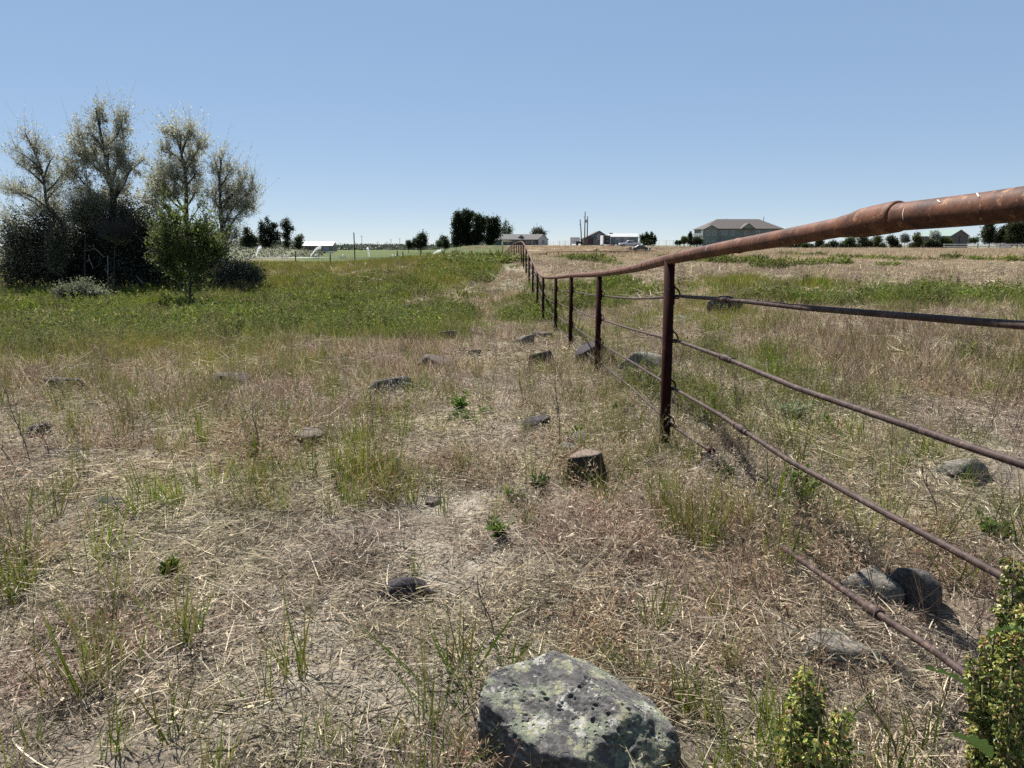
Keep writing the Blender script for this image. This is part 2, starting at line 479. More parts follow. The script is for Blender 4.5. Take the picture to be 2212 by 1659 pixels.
def c_litter(n, r, lmin, lmax, wd, cols=STRAW, h=.035):
    P = disc(n, r); P[:, 2] = rng.random(n) * h - .004
    a = rng.random(n) * 2 * np.pi
    D = np.stack([np.cos(a), np.sin(a), rng.normal(size=n) * .16 + .05], 1)
    L = lmin + (lmax - lmin) * rng.random(n) ** 1.7
    V, Fq, T, _ = ribbons(P, D, L, wd * (.5 + rng.random(n)), rng.random(n) * .12, 3, mixc(cols, n), .16, .4)
    m = int(n * .7)
    P = disc(m, r); P[:, 2] = rng.random(m) * h * .5
    D = rng.normal(size=(m, 3)); D[:, 2] *= .35
    ch = leaves(P, D, np.minimum(wd * (4 + 14 * rng.random(m)), .045), np.minimum(wd * (1.2 + 2.5 * rng.random(m)), .008), mixc((cols if wd < .004 else cols[1:3] + cols[4:]) + [(.06, .05, .04), (.22, .19, .15)], m))
    return cat([(V, Fq, T), ch])

def c_tuft(n, r, lmin, lmax, wd, cols, spread=.45, droop=.35, heads=0, hcols=None, sway=.1):
    P = disc(n, r)
    D = np.stack([rng.normal(size=n) * spread, rng.normal(size=n) * spread, np.ones(n)], 1)
    D[:, :2] += P[:, :2] / r * spread * .7
    L = lmin + (lmax - lmin) * rng.random(n)
    V, Fq, T, pts = ribbons(P, D, L, wd * (.6 + .8 * rng.random(n)), rng.random(n) * droop, 3, mixc(cols, n), sway)
    out = [(V, Fq, T)]
    if heads:
        k = np.repeat(np.arange(n), heads)
        tt = rng.random(len(k))
        p2 = pts[k, 2] * (1 - tt[:, None]) + pts[k, 3] * tt[:, None]
        d = (pts[k, 3] - pts[k, 2]); d /= np.linalg.norm(d, axis=1, keepdims=True) + 1e-9
        d = d + rng.normal(size=d.shape) * .55; d[:, 2] -= .5
        out.append(leaves(p2, d, .014 + .02 * rng.random(len(k)), .0025 + .003 * rng.random(len(k)), mixc(hcols or cols, len(k))))
    return cat(out)

def c_weed(nst, r, h, nl, ll, lw, cols, stemc=(.13, .14, .06), wd=.003):
    P = disc(nst, r)
    D = np.stack([rng.normal(size=nst) * .3, rng.normal(size=nst) * .3, np.ones(nst)], 1)
    L = h * (.55 + .6 * rng.random(nst))
    V, Fq, T, pts = ribbons(P, D, L, np.full(nst, wd), rng.random(nst) * .15, 3, vary(stemc, nst), .12, .5)
    k = np.repeat(np.arange(nst), nl)
    u = (.15 + .85 * rng.random(len(k))) * 3; i = np.minimum(u.astype(int), 2); f = (u - i)[:, None]
    p2 = pts[k, i] * (1 - f) + pts[k, i + 1] * f
    d = rng.normal(size=(len(k), 3)); d[:, 2] = np.abs(d[:, 2]) * .8 + .2
    lv = leaves(p2, d, ll * (.5 + .9 * rng.random(len(k))), lw * (.6 + .8 * rng.random(len(k))), mixc(cols, len(k)))
    return cat([(V, Fq, T), lv])

def variants(name, fns):
    col = bpy.data.collections.new(name)
    for i, fn in enumerate(fns):
        V, Fq, T = fn()
        me = raw_mesh('%s_%02d' % (name, i), V, Fq, T)
        me.materials.append(M['grass'])
        o = bpy.data.objects.new('%s_%02d' % (name, i), me)
        col.objects.link(o)
    return col

def scatter(dens, r0, r1, maskf=None, half=48):
    h = math.radians(half)
    n = int(dens * h * (r1 * r1 - r0 * r0))
    a = (rng.random(n) * 2 - 1) * h
    r = np.sqrt(r0 * r0 + (r1 * r1 - r0 * r0) * rng.random(n))
    x = r * np.sin(a); y = r * np.cos(a)
    if maskf is not None:
        k = rng.random(n) < maskf(x, y)
        x = x[k]; y = y[k]
    return x, y

def instancer(name, coll, sets, label):
    """sets: list of (x,y,variant indices,scale lo,scale hi,tilt)"""
    X = []; I = []; S = []; R = []
    for (x, y, vs, s0, s1, tilt) in sets:
        n = len(x)
        if n == 0: continue
        X.append(np.stack([x, y, ground(x, y) - .004], 1))
        I.append(np.asarray(vs)[rng.integers(0, len(vs), n)])
        s = s0 + (s1 - s0) * rng.random(n) ** 1.4
        S.append(np.stack([s, s, s * (.8 + .45 * rng.random(n))], 1))
        R.append(np.stack([rng.normal(size=n) * tilt, rng.normal(size=n) * tilt, rng.random(n) * 6.283], 1))
    X = np.vstack(X); I = np.concatenate(I); S = np.vstack(S); R = np.vstack(R)
    me = bpy.data.meshes.new(name); me.vertices.add(len(X)); me.vertices.foreach_set('co', X.astype(np.float32).ravel())
    a = me.attributes.new('vi', 'INT', 'POINT'); a.data.foreach_set('value', I.astype(np.int32))
    a = me.attributes.new('sc', 'FLOAT_VECTOR', 'POINT'); a.data.foreach_set('vector', S.astype(np.float32).ravel())
    a = me.attributes.new('ro', 'FLOAT_VECTOR', 'POINT'); a.data.foreach_set('vector', R.astype(np.float32).ravel())
    me.materials.append(M['grass'])
    o = bpy.data.objects.new(name, me); COL.objects.link(o)
    ng = bpy.data.node_groups.new(name + '_scatter', 'GeometryNodeTree')
    ng.interface.new_socket('Geometry', in_out='INPUT', socket_type='NodeSocketGeometry')
    ng.interface.new_socket('Geometry', in_out='OUTPUT', socket_type='NodeSocketGeometry')
    gi = ng.nodes.new('NodeGroupInput'); go = ng.nodes.new('NodeGroupOutput')
    ip = ng.nodes.new('GeometryNodeInstanceOnPoints'); ci = ng.nodes.new('GeometryNodeCollectionInfo')
    ci.inputs['Collection'].default_value = coll
    ci.inputs['Separate Children'].default_value = True
    ci.inputs['Reset Children'].default_value = True
    def na(nm, ty):
        k = ng.nodes.new('GeometryNodeInputNamedAttribute'); k.data_type = ty; k.inputs['Name'].default_value = nm
        return k.outputs['Attribute']
    ip.inputs['Pick Instance'].default_value = True
    L = ng.links
    L.new(gi.outputs[0], ip.inputs['Points']); L.new(ci.outputs[0], ip.inputs['Instance'])
    L.new(na('vi', 'INT'), ip.inputs['Instance Index']); L.new(na('ro', 'FLOAT_VECTOR'), ip.inputs['Rotation']); L.new(na('sc', 'FLOAT_VECTOR'), ip.inputs['Scale'])
    L.new(ip.outputs[0], go.inputs[0])
    md = o.modifiers.new('scatter', 'NODES'); md.node_group = ng
    tag(o, label, None, None, 'stuff')
    print(name, len(X))
    return o

ROCKFOOT = []           # filled by the rocks: (x, y, radius)
def notrock(x, y):
    m = np.ones_like(x)
    for cx, cy, r in ROCKFOOT:
        m *= (np.hypot(x - cx, y - cy) > r * .72)
    return m

def patchy(x, y, f, s, lo=.4, hi=.6):
    return sm(lo, hi, fbm(x * f, y * f, s))

def ground_cover():
    # ---- straw litter
    cv = variants('litter_clump', [lambda: c_litter(150, .17, .03, .13, .0019, h=.045) for _ in range(5)]
                  + [lambda: c_litter(34, .22, .10, .34, .0026, [(.50, .43, .31), (.44, .36, .25)], .05) for _ in range(3)]
                  + [lambda: c_litter(110, .40, .08, .30, .0055) for _ in range(3)]
                  + [lambda: c_litter(90, .9, .15, .5, .014, h=.08) for _ in range(2)])
    def lm(x, y):
        g, o, c, b = zones(x, y)
        return np.clip(1.0 - 1.15 * g * (y > 7) - .6 * g * (y <= 7) - .45 * b * patchy(x, y, 3, 60), 0, 1) * (.30 + .70 * patchy(x, y, 1.6, 59, .36, .54)) * notrock(x, y)
    S = []
    x, y = scatter(75, .7, 4, lm, 60); S.append((x, y, range(0, 5), .8, 1.5, .1))
    x, y = scatter(38, 4, 8, lm); S.append((x, y, range(0, 5), 1.0, 1.9, .1))
    x, y = scatter(2.0, .7, 8, lambda x, y: lm(x, y) * patchy(x, y, .9, 61, .45, .6), 60); S.append((x, y, range(5, 8), .6, 1.1, .1))
    x, y = scatter(13, 8, 20, lm); S.append((x, y, range(8, 11), .9, 1.5, .1))
    x, y = scatter(1.8, 20, 60, lm); S.append((x, y, range(11, 13), .8, 1.3, .06))
    instancer('straw_litter', cv, S, 'matted grey and tan dead straw lying on the soil')
    # ---- dry cheatgrass
    cv = variants('cheat_clump', [lambda: c_tuft(34, .06, .05, .17, .0016, CHT, .5, .6, 5, CHT) for _ in range(5)]
                  + [lambda: c_tuft(34, .09, .12, .30, .0018, STRAW[:4] + CHT[:1], .4, .5, 4, STRAW) for _ in range(4)]
                  + [lambda: c_tuft(90, .28, .12, .30, .006, CHT + STRAW[:2], .4, .6) for _ in range(3)]
                  + [lambda: c_tuft(110, .8, .18, .42, .018, [(.50, .42, .29), (.60, .52, .37), (.36, .285, .195), (.20, .155, .105), (.42, .32, .24)], .35, .5) for _ in range(3)])
    def cm(x, y):
        g, o, c, b = zones(x, y)
        return np.clip((.20 + .85 * c) * (1 - .9 * b) * (1 - .6 * g) * (.15 + 1.1 * patchy(x, y, 1.4, 62)), 0, 1) * notrock(x, y)
    def tm(x, y):
        g, o, c, b = zones(x, y)
        return np.clip((.16 + .5 * c + .35 * o) * (1 - .7 * b) * patchy(x, y, 1.1, 63, .42, .6), 0, 1) * notrock(x, y)
    def fm(x, y):
        g, o, c, b = zones(x, y)
        return np.clip(1 - .85 * g - .5 * b, .08, 1)
    S = []
    x, y = scatter(85, .8, 7, cm, 55); S.append((x, y, range(0, 5), .6, 1.3, .15))
    x, y = scatter(45, .8, 7, tm, 55); S.append((x, y, range(5, 9), .6, 1.25, .12))
    x, y = scatter(30, 7, 20, lambda x, y: np.clip(cm(x, y) + .25, 0, 1) * fm(x, y)); S.append((x, y, range(9, 12), .6, 1.2, .1))
    x, y = scatter(3.2, 20, 70, lambda x, y: fm(x, y) * (.45 + .6 * patchy(x, y, .3, 71, .35, .6))); S.append((x, y, range(12, 15), .4, .8, .08))
    x, y = scatter(.7, 70, 210, lambda x, y: fm(x, y)); S.append((x, y, range(12, 15), .8, 1.7, .05))
    instancer('dry_grass', cv, S, 'dry reddish and tan cheatgrass covering the field')
    # ---- green grass
    cv = variants('green_clump', [lambda: c_tuft(18, .045, .12, .33, .0044, GRN, .2, .25, sway=.07) for _ in range(5)]
                  + [lambda: c_tuft(11, .07, .18, .42, .0030, GRN[1:] + STRAW[:1], .3, .35, 3, STRAW[:2], .08) for _ in range(4)]
                  + [lambda: c_tuft(60, .26, .16, .42, .008, GRN, .28, .35) for _ in range(3)])
    def gm(x, y):
        g, o, c, b = zones(x, y)
        return np.clip((.55 + .7 * g + .7 * o) * (1 - .75 * b) * (.07 + 1.1 * patchy(x, y, 2.6, 64, .44, .62)), 0, 1) * notrock(x, y)
    S = []
    x, y = scatter(70, .9, 8, gm, 55); S.append((x, y, range(0, 5), .6, 1.15, .12))
    x, y = scatter(22, .9, 8, lambda x, y: np.clip(gm(x, y) * .8 + .12 * patchy(x, y, 1.2, 65), 0, 1), 55); S.append((x, y, range(5, 9), .6, 1.1, .15))
    x, y = scatter(34, 8, 13, gm); S.append((x, y, range(0, 5), .8, 1.3, .1))
    x, y = scatter(14, 12, 26, gm); S.append((x, y, range(9, 12), .6, 1.1, .1))
    # blades and tufts leaning against the boulder
    bx = np.array([-.14, -.09, -.02, .05, .14, .22, .33, .41, .46, .50, .48, -.16, -.12, .0, .12, .30, .37, .44, .55, .42, .26]); by = np.array([1.46, 1.36, 1.27, 1.24, 1.23, 1.24, 1.27, 1.33, 1.42, 1.52, 1.62, 1.62, 1.78, 1.86, 1.90, 1.88, 1.80, 1.72, 1.40, 1.22, 1.15])
    S.append((bx, by, range(0, 9), .45, .8, .2)); S.append((bx + .03, by - .05, range(0, 9), .35, .7, .3))
    instancer('green_grass', cv, S, 'thin upright green grass growing through the straw')
    # ---- leafy green weeds of the basin and the far slopes
    cv = variants('weed_clump', [lambda: c_weed(16, .18, .36, 22, .045, .010, WEED) for _ in range(4)]
                  + [lambda: c_weed(26, .5, .42, 20, .09, .028, WEED + GRN[1:3]) for _ in range(3)]
                  + [lambda: c_weed(30, 1.2, .5, 22, .22, .07, WEED + GRN[1:3]) for _ in range(3)])
    def wm(x, y):
        g, o, c, b = zones(x, y)
        return np.clip(g * 1.2 - .15, 0, 1) * (.25 + .75 * patchy(x, y, .9, 66, .35, .6)) * notrock(x, y)
    S = []
    x, y = scatter(9, 3.5, 9, lambda x, y: wm(x, y) * .6); S.append((x, y, range(0, 4), .4, .9, .1))
    x, y = scatter(14, 9, 20, wm); S.append((x, y, range(0, 4), .7, 1.25, .1))
    x, y = scatter(5, 14, 34, wm); S.append((x, y, range(4, 7), .6, 1.0, .1))
    x, y = scatter(.55, 34, 100, wm); S.append((x, y, range(7, 10), .6, 1.0, .06))
    instancer('green_weeds', cv, S, 'dense knee high leafy green weeds filling the basin')
    # ---- olive and ochre seeded grass
    cv = variants('ochre_clump', [lambda: c_tuft(30, .12, .18, .42, .0034, OCR + GRN[1:3], .25, .35, 3, OCR[1:]) for _ in range(4)]
                  + [lambda: c_tuft(90, .4, .25, .55, .012, OCR + GRN[:3], .25, .35) for _ in range(4)])
    def om(x, y):
        g, o, c, b = zones(x, y)
        return np.clip(o * 1.1 - .1 + .12 * g, 0, 1) * (.25 + .85 * patchy(x, y, .9, 67)) * (1 - .7 * b) * notrock(x, y)
    S = []
    x, y = scatter(16, 1.2, 9, lambda x, y: om(x, y) * .8, 55); S.append((x, y, range(0, 4), .55, 1.0, .12))
    x, y = scatter(16, 9, 22, om); S.append((x, y, range(0, 4), .8, 1.3, .1))
    x, y = scatter(6, 22, 66, om); S.append((x, y, range(4, 8), .7, 1.1, .08))
    x, y = scatter(1.0, 66, 130, lambda x, y: om(x, y)); S.append((x, y, range(4, 8), 1.0, 1.9, .05))
    instancer('seeded_grass', cv, S, 'olive and ochre seeded grass on the far slope')
    # ---- thin brown weed stalks
    def stalks():
        k = 6
        P = disc(k, .10); D = np.stack([rng.normal(size=k) * .2, rng.normal(size=k) * .2, np.ones(k)], 1)
        L = .25 + .3 * rng.random(k)
        V, Fq, T, pts = ribbons(P, D, L, np.full(k, .0028), rng.random(k) * .08, 3, mixc([(.13, .095, .07), (.2, .15, .11)], k), .08, .5)
        kk = np.repeat(np.arange(k), 5); t = rng.random(len(kk))[:, None]
        p = pts[kk, 1] * (1 - t) + pts[kk, 3] * t
        d = np.stack([rng.normal(size=len(kk)) * .6, rng.normal(size=len(kk)) * .6, np.ones(len(kk))], 1)
        b = ribbons(p, d, .05 + .1 * rng.random(len(kk)), np.full(len(kk), .0018), np.zeros(len(kk)), 2, mixc([(.13, .095, .07), (.22, .17, .12)], len(kk)), .1, .5)
        return cat([(V, Fq, T), b[:3]])
    cv = variants('stalk_clump', [stalks for _ in range(4)])
    x, y = scatter(13, 1.3, 12, lambda x, y: patchy(x, y, .9, 68, .42, .6) * notrock(x, y)); S = [(x, y, range(4), .6, 1.2, .1)]
    x, y = scatter(12, 5, 11, lambda x, y: (x > 2.0) * patchy(x, y, .5, 69, .45, .55)); S.append((x, y, range(4), .8, 1.3, .1))
    x, y = scatter(2, 12, 40, lambda x, y: patchy(x, y, .4, 70, .45, .6)); S.append((x, y, range(4), 1.0, 1.5, .1))
    instancer('dead_stalks', cv, S, 'thin dead brown weed stalks standing in the grass')

# ------------------------------------------------------------------ rocks
import bmesh
_ico = {}
def ico(sub):
    if sub not in _ico:
        bm = bmesh.new(); bmesh.ops.create_icosphere(bm, subdivisions=sub, radius=1)
        V = np.array([v.co[:] for v in bm.verts]); Fq = np.array([[v.index for v in f.verts] for f in bm.faces])
        bm.free(); _ico[sub] = (V, Fq)
    return _ico[sub]

def n3(V, s, seed, o=4):
    return (fbm(V[:, 0] * s, V[:, 1] * s, seed, o) + fbm(V[:, 1] * s + 5, V[:, 2] * s, seed + 20, o) + fbm(V[:, 2] * s + 9, V[:, 0] * s, seed + 40, o)) / 3 - .5

def lava_mat(name, base, base2, lichen=None, amt=.56, lsc=9, tan=None):
    m, n, l, out = newmat(name)
    p = n.new('ShaderNodeBsdfPrincipled'); tc = n.new('ShaderNodeTexCoord'); O = tc.outputs['Object']
    def noise(s, d=8, r=.65):
        k = n.new('ShaderNodeTexNoise'); k.inputs['Scale'].default_value = s; k.inputs['Detail'].default_value = d; k.inputs['Roughness'].default_value = r
        l.new(O, k.inputs['Vector']); return k.outputs[0]
    def ramp(f, a, b):
        k = n.new('ShaderNodeMapRange'); k.inputs['From Min'].default_value = a; k.inputs['From Max'].default_value = b
        l.new(f, k.inputs['Value']); return k.outputs[0]
    def mix(f, a, b):
        k = n.new('ShaderNodeMix'); k.data_type = 'RGBA'
        l.new(f, k.inputs['Factor'])
        for s_, v in (('A', a), ('B', b)):
            if isinstance(v, tuple): k.inputs[s_].default_value = (*v, 1)
            else: l.new(v, k.inputs[s_])
        return k.outputs['Result']
    c = mix(ramp(noise(7), .35, .65), base, base2)
    c = mix(ramp(noise(60, 4), .45, .7), c, tuple(min(1, v * 1.5) for v in base2))
    vo = n.new('ShaderNodeTexVoronoi'); vo.inputs['Scale'].default_value = 75; vo.inputs['Randomness'].default_value = 1
    l.new(O, vo.inputs['Vector'])
    pit = ramp(vo.outputs['Distance'], .12, .34)
    pk = n.new('ShaderNodeMath'); pk.operation = 'MAXIMUM'; l.new(pit, pk.inputs[0]); l.new(ramp(noise(11, 3), .60, .44), pk.inputs[1])
    pm = pk.outputs[0]
    if lichen:
        ge = n.new('ShaderNodeNewGeometry'); sp = n.new('ShaderNodeSeparateXYZ'); l.new(ge.outputs['Normal'], sp.inputs[0])
        up = ramp(sp.outputs['Z'], .1, .6)
        for i, lc in enumerate(lichen):
            k = ramp(noise(lsc * (1 + .35 * i), 10, .72), amt + .02 * i, amt + .035 + .02 * i)
            mm = n.new('ShaderNodeMath'); mm.operation = 'MULTIPLY'; l.new(k, mm.inputs[0]); l.new(up, mm.inputs[1])
            c = mix(mm.outputs[0], c, mix(ramp(noise(120, 3), .3, .7), tuple(v * .7 for v in lc), lc))
            if i == 0: c0 = c
    if tan:
        ge2 = n.new('ShaderNodeNewGeometry'); sp2 = n.new('ShaderNodeSeparateXYZ'); l.new(ge2.outputs['Normal'], sp2.inputs[0])
        c = mix(ramp(sp2.outputs['Z'], .72, .85), c, tan)  # upward faces take a sunlit tone as colour
    l.new(c, p.inputs['Base Color'])
    p.inputs['Roughness'].default_value = .88; p.inputs['Specular IOR Level'].default_value = .25
    ad = n.new('ShaderNodeMath'); ad.operation = 'MULTIPLY_ADD'; l.new(noise(45, 8, .75), ad.inputs[0]); ad.inputs[1].default_value = .8; l.new(pm, ad.inputs[2])
    b = n.new('ShaderNodeBump'); b.inputs['Strength'].default_value = 1; b.inputs['Distance'].default_value = .010
    l.new(ad.outputs[0], b.inputs['Height']); l.new(b.outputs[0], p.inputs['Normal'])
    l.new(p.outputs[0], out.inputs[0])
    return m

M['lava'] = lava_mat('grey_lava', (.032, .030, .029), (.080, .074, .068))
M['lava_lichen'] = lava_mat('lichen_lava', (.042, .041, .041), (.10, .094, .088), [(.17, .185, .135), (.25, .245, .16), (.36, .35, .31)], .52, 12)
M['lava_dark'] = lava_mat('dark_lava', (.014, .011, .014), (.036, .030, .036))
M['lava_tan'] = lava_mat('lit_top_lava', (.020, .016, .015), (.045, .036, .032), tan=(.16, .12, .095))  # sunlit top and shaded front are put into the colour
M['lava_pale'] = lava_mat('pale_lava', (.060, .055, .048), (.135, .122, .104), [(.17, .18, .13)], .55, 12)
M['lava_brown'] = lava_mat('brown_lava', (.050, .040, .034), (.11, .088, .074))

def rock_mesh(name, seed, size, planes=None, sub=5, rough=.07, fine=.02, sharp=16.0, mat=None, holes=None, pits=0):
    rg = np.random.default_rng(seed)
    V, Fq = ico(sub)
    if planes is None:
        planes = []
        for k in range(9):
            d = rg.normal(size=3); d[2] *= .6
            planes.append((d, .62 + .33 * rg.random()))
        planes.append(((rg.normal() * .25, rg.normal() * .25, 1), .62 + .2 * rg.random()))
    inv = np.zeros(len(V))
    for d, h in planes:
        d = np.asarray(d, float); d /= np.linalg.norm(d)
        inv += np.maximum(V @ d / h, 0) ** sharp
    r = (inv + .7 ** sharp) ** (-1 / sharp)
    r = r * (1 + n3(V, 1.6, seed) * rough * 2 + n3(V, 5, seed + 3) * rough * .9 + n3(V, 18, seed + 5, 3) * fine * 2)
    for k in range(pits):
        d = rg.normal(size=3); d /= np.linalg.norm(d)
        if d[1] > .5 or d[2] < -.4: continue
        pr = .007 + .050 * rg.random() ** 6; cs = V @ d
        m = cs > math.cos(min(1.2, pr * 2.2))
        if not m.any(): continue
        a = np.arccos(np.clip(cs[m], -1, 1)) / pr * (1 + n3(V[m], 14, seed + 60, 2) * 1.5)
        r[m] -= pr * .75 * (1 - sm(.55, 1.15, a))
    if pits:      # a few fracture steps on the broken front face
        r = r - .05 * sm(.02, .06, n3(V, 2.6, seed + 81, 3)) * sm(.1, .5, -V[:, 1]) * (1 - sm(.25, .45, V[:, 2]))
    P = V * r[:, None] * np.asarray(size)
    if holes:
        for (cx, cy, cz, hr, dep) in holes:
            d = np.linalg.norm(P - np.array([cx, cy, cz]), axis=1)
            P = P * (1 - dep * np.exp(-(d / hr) ** 2))[:, None]
    me = raw_mesh(name, P, Fq, smooth=True)
    me.materials.append(M[mat])
    return me

def rock(px, py, wpx, hpx, mat, label, seed, depth=.8, sink=.25, rz=None, name='lava_rock', group='lava rocks lying in the grass', planes=None, sub=5, sharp=16.0, zz=0.0, cat_='rock'):
    b = G(px, py)
    dist = math.hypot(b.y, CAMZ - b.z) 
    sx = wpx / F * dist / 2 * 1.12
    sz = hpx / F * dist * .80
    sy = sx * depth
    me = rock_mesh(name, seed, (sx * 1.15, sy * 1.15, sz * 1.15), planes, sub, mat=mat, sharp=sharp)
    o = bpy.data.objects.new(name, me); COL.objects.link(o)
    o.location = (b.x, b.y + sy * .6, b.z + sz * (1 - sink * 2) * .62 + zz)
    o.rotation_euler = (0, 0, rz if rz is not None else (seed * 1.7) % 1.2 - .6)
    tag(o, label, cat_, group)
    ROCKFOOT.append((b.x, b.y + sy * .6, max(sx, sy) * 1.15)); ROCKFOOT.append((b.x, b.y - .6 * sx, sx * 1.0))
    return o

def rocks():
    # the large lichen covered boulder at the bottom of the picture
    pl = [((-.12, -.36, 1), .52), ((.55, -.62, .62), .74), ((-.75, -.75, .05), .80), ((-.1, -1, -.05), .86), ((-1, .1, .0), .88), ((1, .35, .15), .86), ((1, -.4, .1), .93),
          ((.1, 1, .15), .90), ((-.55, .8, .3), .78), ((.6, .85, .2), .84), ((0, 0, -1), .8), ((.5, .25, .95), .60)]
    me = rock_mesh('lava_boulder', 21, (.262, .195, .205), pl, 7, .075, .036, 42, 'lava_lichen', pits=1100,
                   holes=[(-.16, -.17, -.0, .03, .14), (-.06, -.18, -.03, .045, .16), (.21, -.04, .06, .03, .10), (-.20, -.12, .05, .025, .10), (.05, -.17, -.06, .045, .12), (.16, .11, .12, .025, .06)])
    o = bpy.data.objects.new('lava_boulder', me); COL.objects.link(o)
    p = W(1244, 1585, 1.50)
    o.location = (p.x, 1.53, gz(p.x, 1.53) + .055); o.rotation_euler = (math.radians(-3), math.radians(2), math.radians(-8))
    tag(o, 'large pitted grey boulder with yellow green lichen on top at the bottom edge', 'rock')
    ROCKFOOT.append((p.x, 1.53, .30))
    R = [
        (1268, 1040, 74, 62, 'lava_tan', 'squarish dark rock with a flat tan top on bare soil left of the near post', 31, .55, .02, 'B'),
        (1252, 962, 44, 28, 'lava', 'small grey pitted rock behind the greenish one above the squarish dark rock', 32, .8, .2),
        (1228, 982, 40, 22, 'lava_pale', 'small low greenish grey rock just above the squarish dark rock', 33, .8, .2),
        (1165, 935, 42, 30, 'lava_dark', 'purplish crumbly rock in the straw up and left of the squarish dark rock', 34, .9, .25),
        (930, 802, 62, 30, 'lava_brown', 'brown wedge shaped rock with a dark shaded face on open straw', 35, .6, .15),
        (833, 850, 86, 36, 'lava', 'long blue grey lumpy rock in the straw at mid left of centre', 36, .5, .15),
        (888, 850, 30, 24, 'lava_dark', 'small dark rock touching the right end of the long blue grey rock', 37, .8, .15),
        (737, 868, 42, 18, 'lava_brown', 'low brown rock half hidden in grass left of the long blue grey rock', 38, .7, .25),
        (776, 864, 34, 16, 'lava_brown', 'flat brown stone between the low brown rock and the long blue grey rock', 39, .7, .3),
        (1177, 792, 40, 32, 'lava_dark', 'dark purple rock in front of the fourth post from the camera', 40, .8, .1),
        (1136, 748, 36, 20, 'lava_pale', 'pale grey rock with a dark left end near the fence at its dip', 41, .6, .15),
        (1168, 736, 32, 18, 'lava_brown', 'flat brown rock just left of the fourth fence post base', 42, .6, .2),
        (1268, 790, 58, 34, 'lava_dark', 'black angular rock seen under the bottom rod between two posts', 43, .7, .1),
        (1394, 803, 90, 36, 'lava_pale', 'wide light grey slab lying behind the rods left of the near post', 44, .8, .2),
        (1563, 684, 58, 30, 'lava', 'grey layered rock alone in the dry field above the second rod', 45, .7, .1),
        (1488, 700, 40, 10, 'lava_pale', 'low grey stone in the dry field just right of the near post', 46, .8, .3),
        (1028, 770, 28, 12, 'lava_brown', 'thin flat stone on the bare path above the brown wedge shaped rock', 47, .5, .1),
        (1074, 778, 9, 12, 'lava_dark', 'tiny upright dark stone on the bare path', 48, .8, .1),
        (973, 738, 34, 18, 'lava_brown', 'small brown rock at the edge of the green weeds above the path', 49, .7, .2),
        (905, 674, 56, 16, 'lava_brown', 'flat stone outcrop amid green weeds below the far crest', 50, .6, .2),
        (722, 667, 44, 13, 'lava_dark', 'dark stone lying deep in the green weeds of the basin', 51, .6, .2),
        (118, 852, 72, 34, 'lava', 'dark grey rock with grass hanging over it near the left edge', 52, .7, .15),
        (70, 940, 58, 24, 'lava_dark', 'narrow black rock among grass close to the left edge', 53, .6, .15),
        (120, 994, 84, 18, 'lava_brown', 'long flat slab with a dark lower edge under thin stalks at left', 54, .5, .25),
        (208, 928, 26, 14, 'lava_dark', 'little black stone right of the narrow black rock', 55, .8, .2),
        (872, 1286, 90, 34, 'lava_dark', 'dark hollow sided rock sunk in matted straw at lower centre', 57, .55, .34),
        (2082, 1028, 84, 34, 'lava_pale', 'tan pitted rock behind the third rod at the right edge', 57, .6, .2),
        (1530, 1002, 48, 22, 'lava_brown', 'brown rock beside a dark green clump right of the near post base', 58, .8, .2),
        (1885, 1290, 96, 62, 'lava_pale', 'rounded pale porous rock behind the bottom rod at right', 59, .8, .36),
        (1990, 1300, 92, 78, 'lava', 'tilted dark faced rock next to the rounded porous rock', 60, .7, .36),
        (1825, 1450, 120, 50, 'lava_pale', 'low half buried grey rock below the bottom rod at lower right', 61, .8, .42),
        (488, 832, 52, 26, 'lava_brown', 'brown rock in ochre grass below the green belt at left', 62, .7, .2),
        (665, 955, 96, 28, 'lava_brown', 'low dusty rock mound with straw on it left of centre', 63, .8, .38),
        (232, 1112, 74, 18, 'lava_dark', 'flat dark rock flush with the soil at lower left', 64, .7, .3),
        (1545, 690, 26, 12, 'lava_pale', 'small pale stone at the left foot of the grey layered rock', 65, .7, .2),
        (2052, 785, 50, 12, 'lava_brown', 'low brown clod on the bare patch of the right field', 66, .7, .3),
        (935, 1092, 40, 12, 'lava_brown', 'small stone showing through straw at mid centre', 67, .7, .3),
    ]
    box = [((-.12, -.05, 1), .7), ((1, -.25, .1), .74), ((-1, .05, .05), .84), ((.05, -1, .1), .8), ((0, 1, 0), .9), ((.8, .5, .6), .9), ((-.7, -.7, .1), .98), ((-.8, .2, .9), .92)]
    for q in R:
        (px, py, wp, hp, mt, lb, sdn, dp, sk) = q[:9]
        rock(px, py, wp, hp, mt, lb, sdn, dp, sk, sub=5 if wp > 35 else 4, planes=box if len(q) > 9 else None, rz=-.15 if len(q) > 9 else None)

# ------------------------------------------------------------------ the pipe fence
def rust_mat(name, a, b, c, scale=9, bump=.0006, rough=.62, mark=None):
    m = noise_mat(name, a, b, scale, rough, .0012, 90, c3=c, s3=34, t3=.56, spec=.15, lo=.40, hi=.62)
    return m
M['rust'] = rust_mat('orange_rust', (.038, .016, .010), (.120, .048, .024), (.20, .10, .05))
M['rust_far'] = rust_mat('brown_rust', (.050, .021, .013), (.115, .050, .029), (.17, .082, .046))
M['post'] = noise_mat('dark_maroon_steel', (.013, .0036, .0032), (.026, .0068, .0056), 14, .8, .0006, 60, c3=(.045, .014, .009), s3=26, t3=.57, spec=.06)
M['rod'] = rust_mat('dull_rod_steel', (.032, .020, .018), (.072, .049, .042), (.11, .075, .058), 30)
M['mark'] = noise_mat('chalky_scrape', (0.396, 0.360, 0.310), (0.475, 0.446, 0.403), 20, .8)

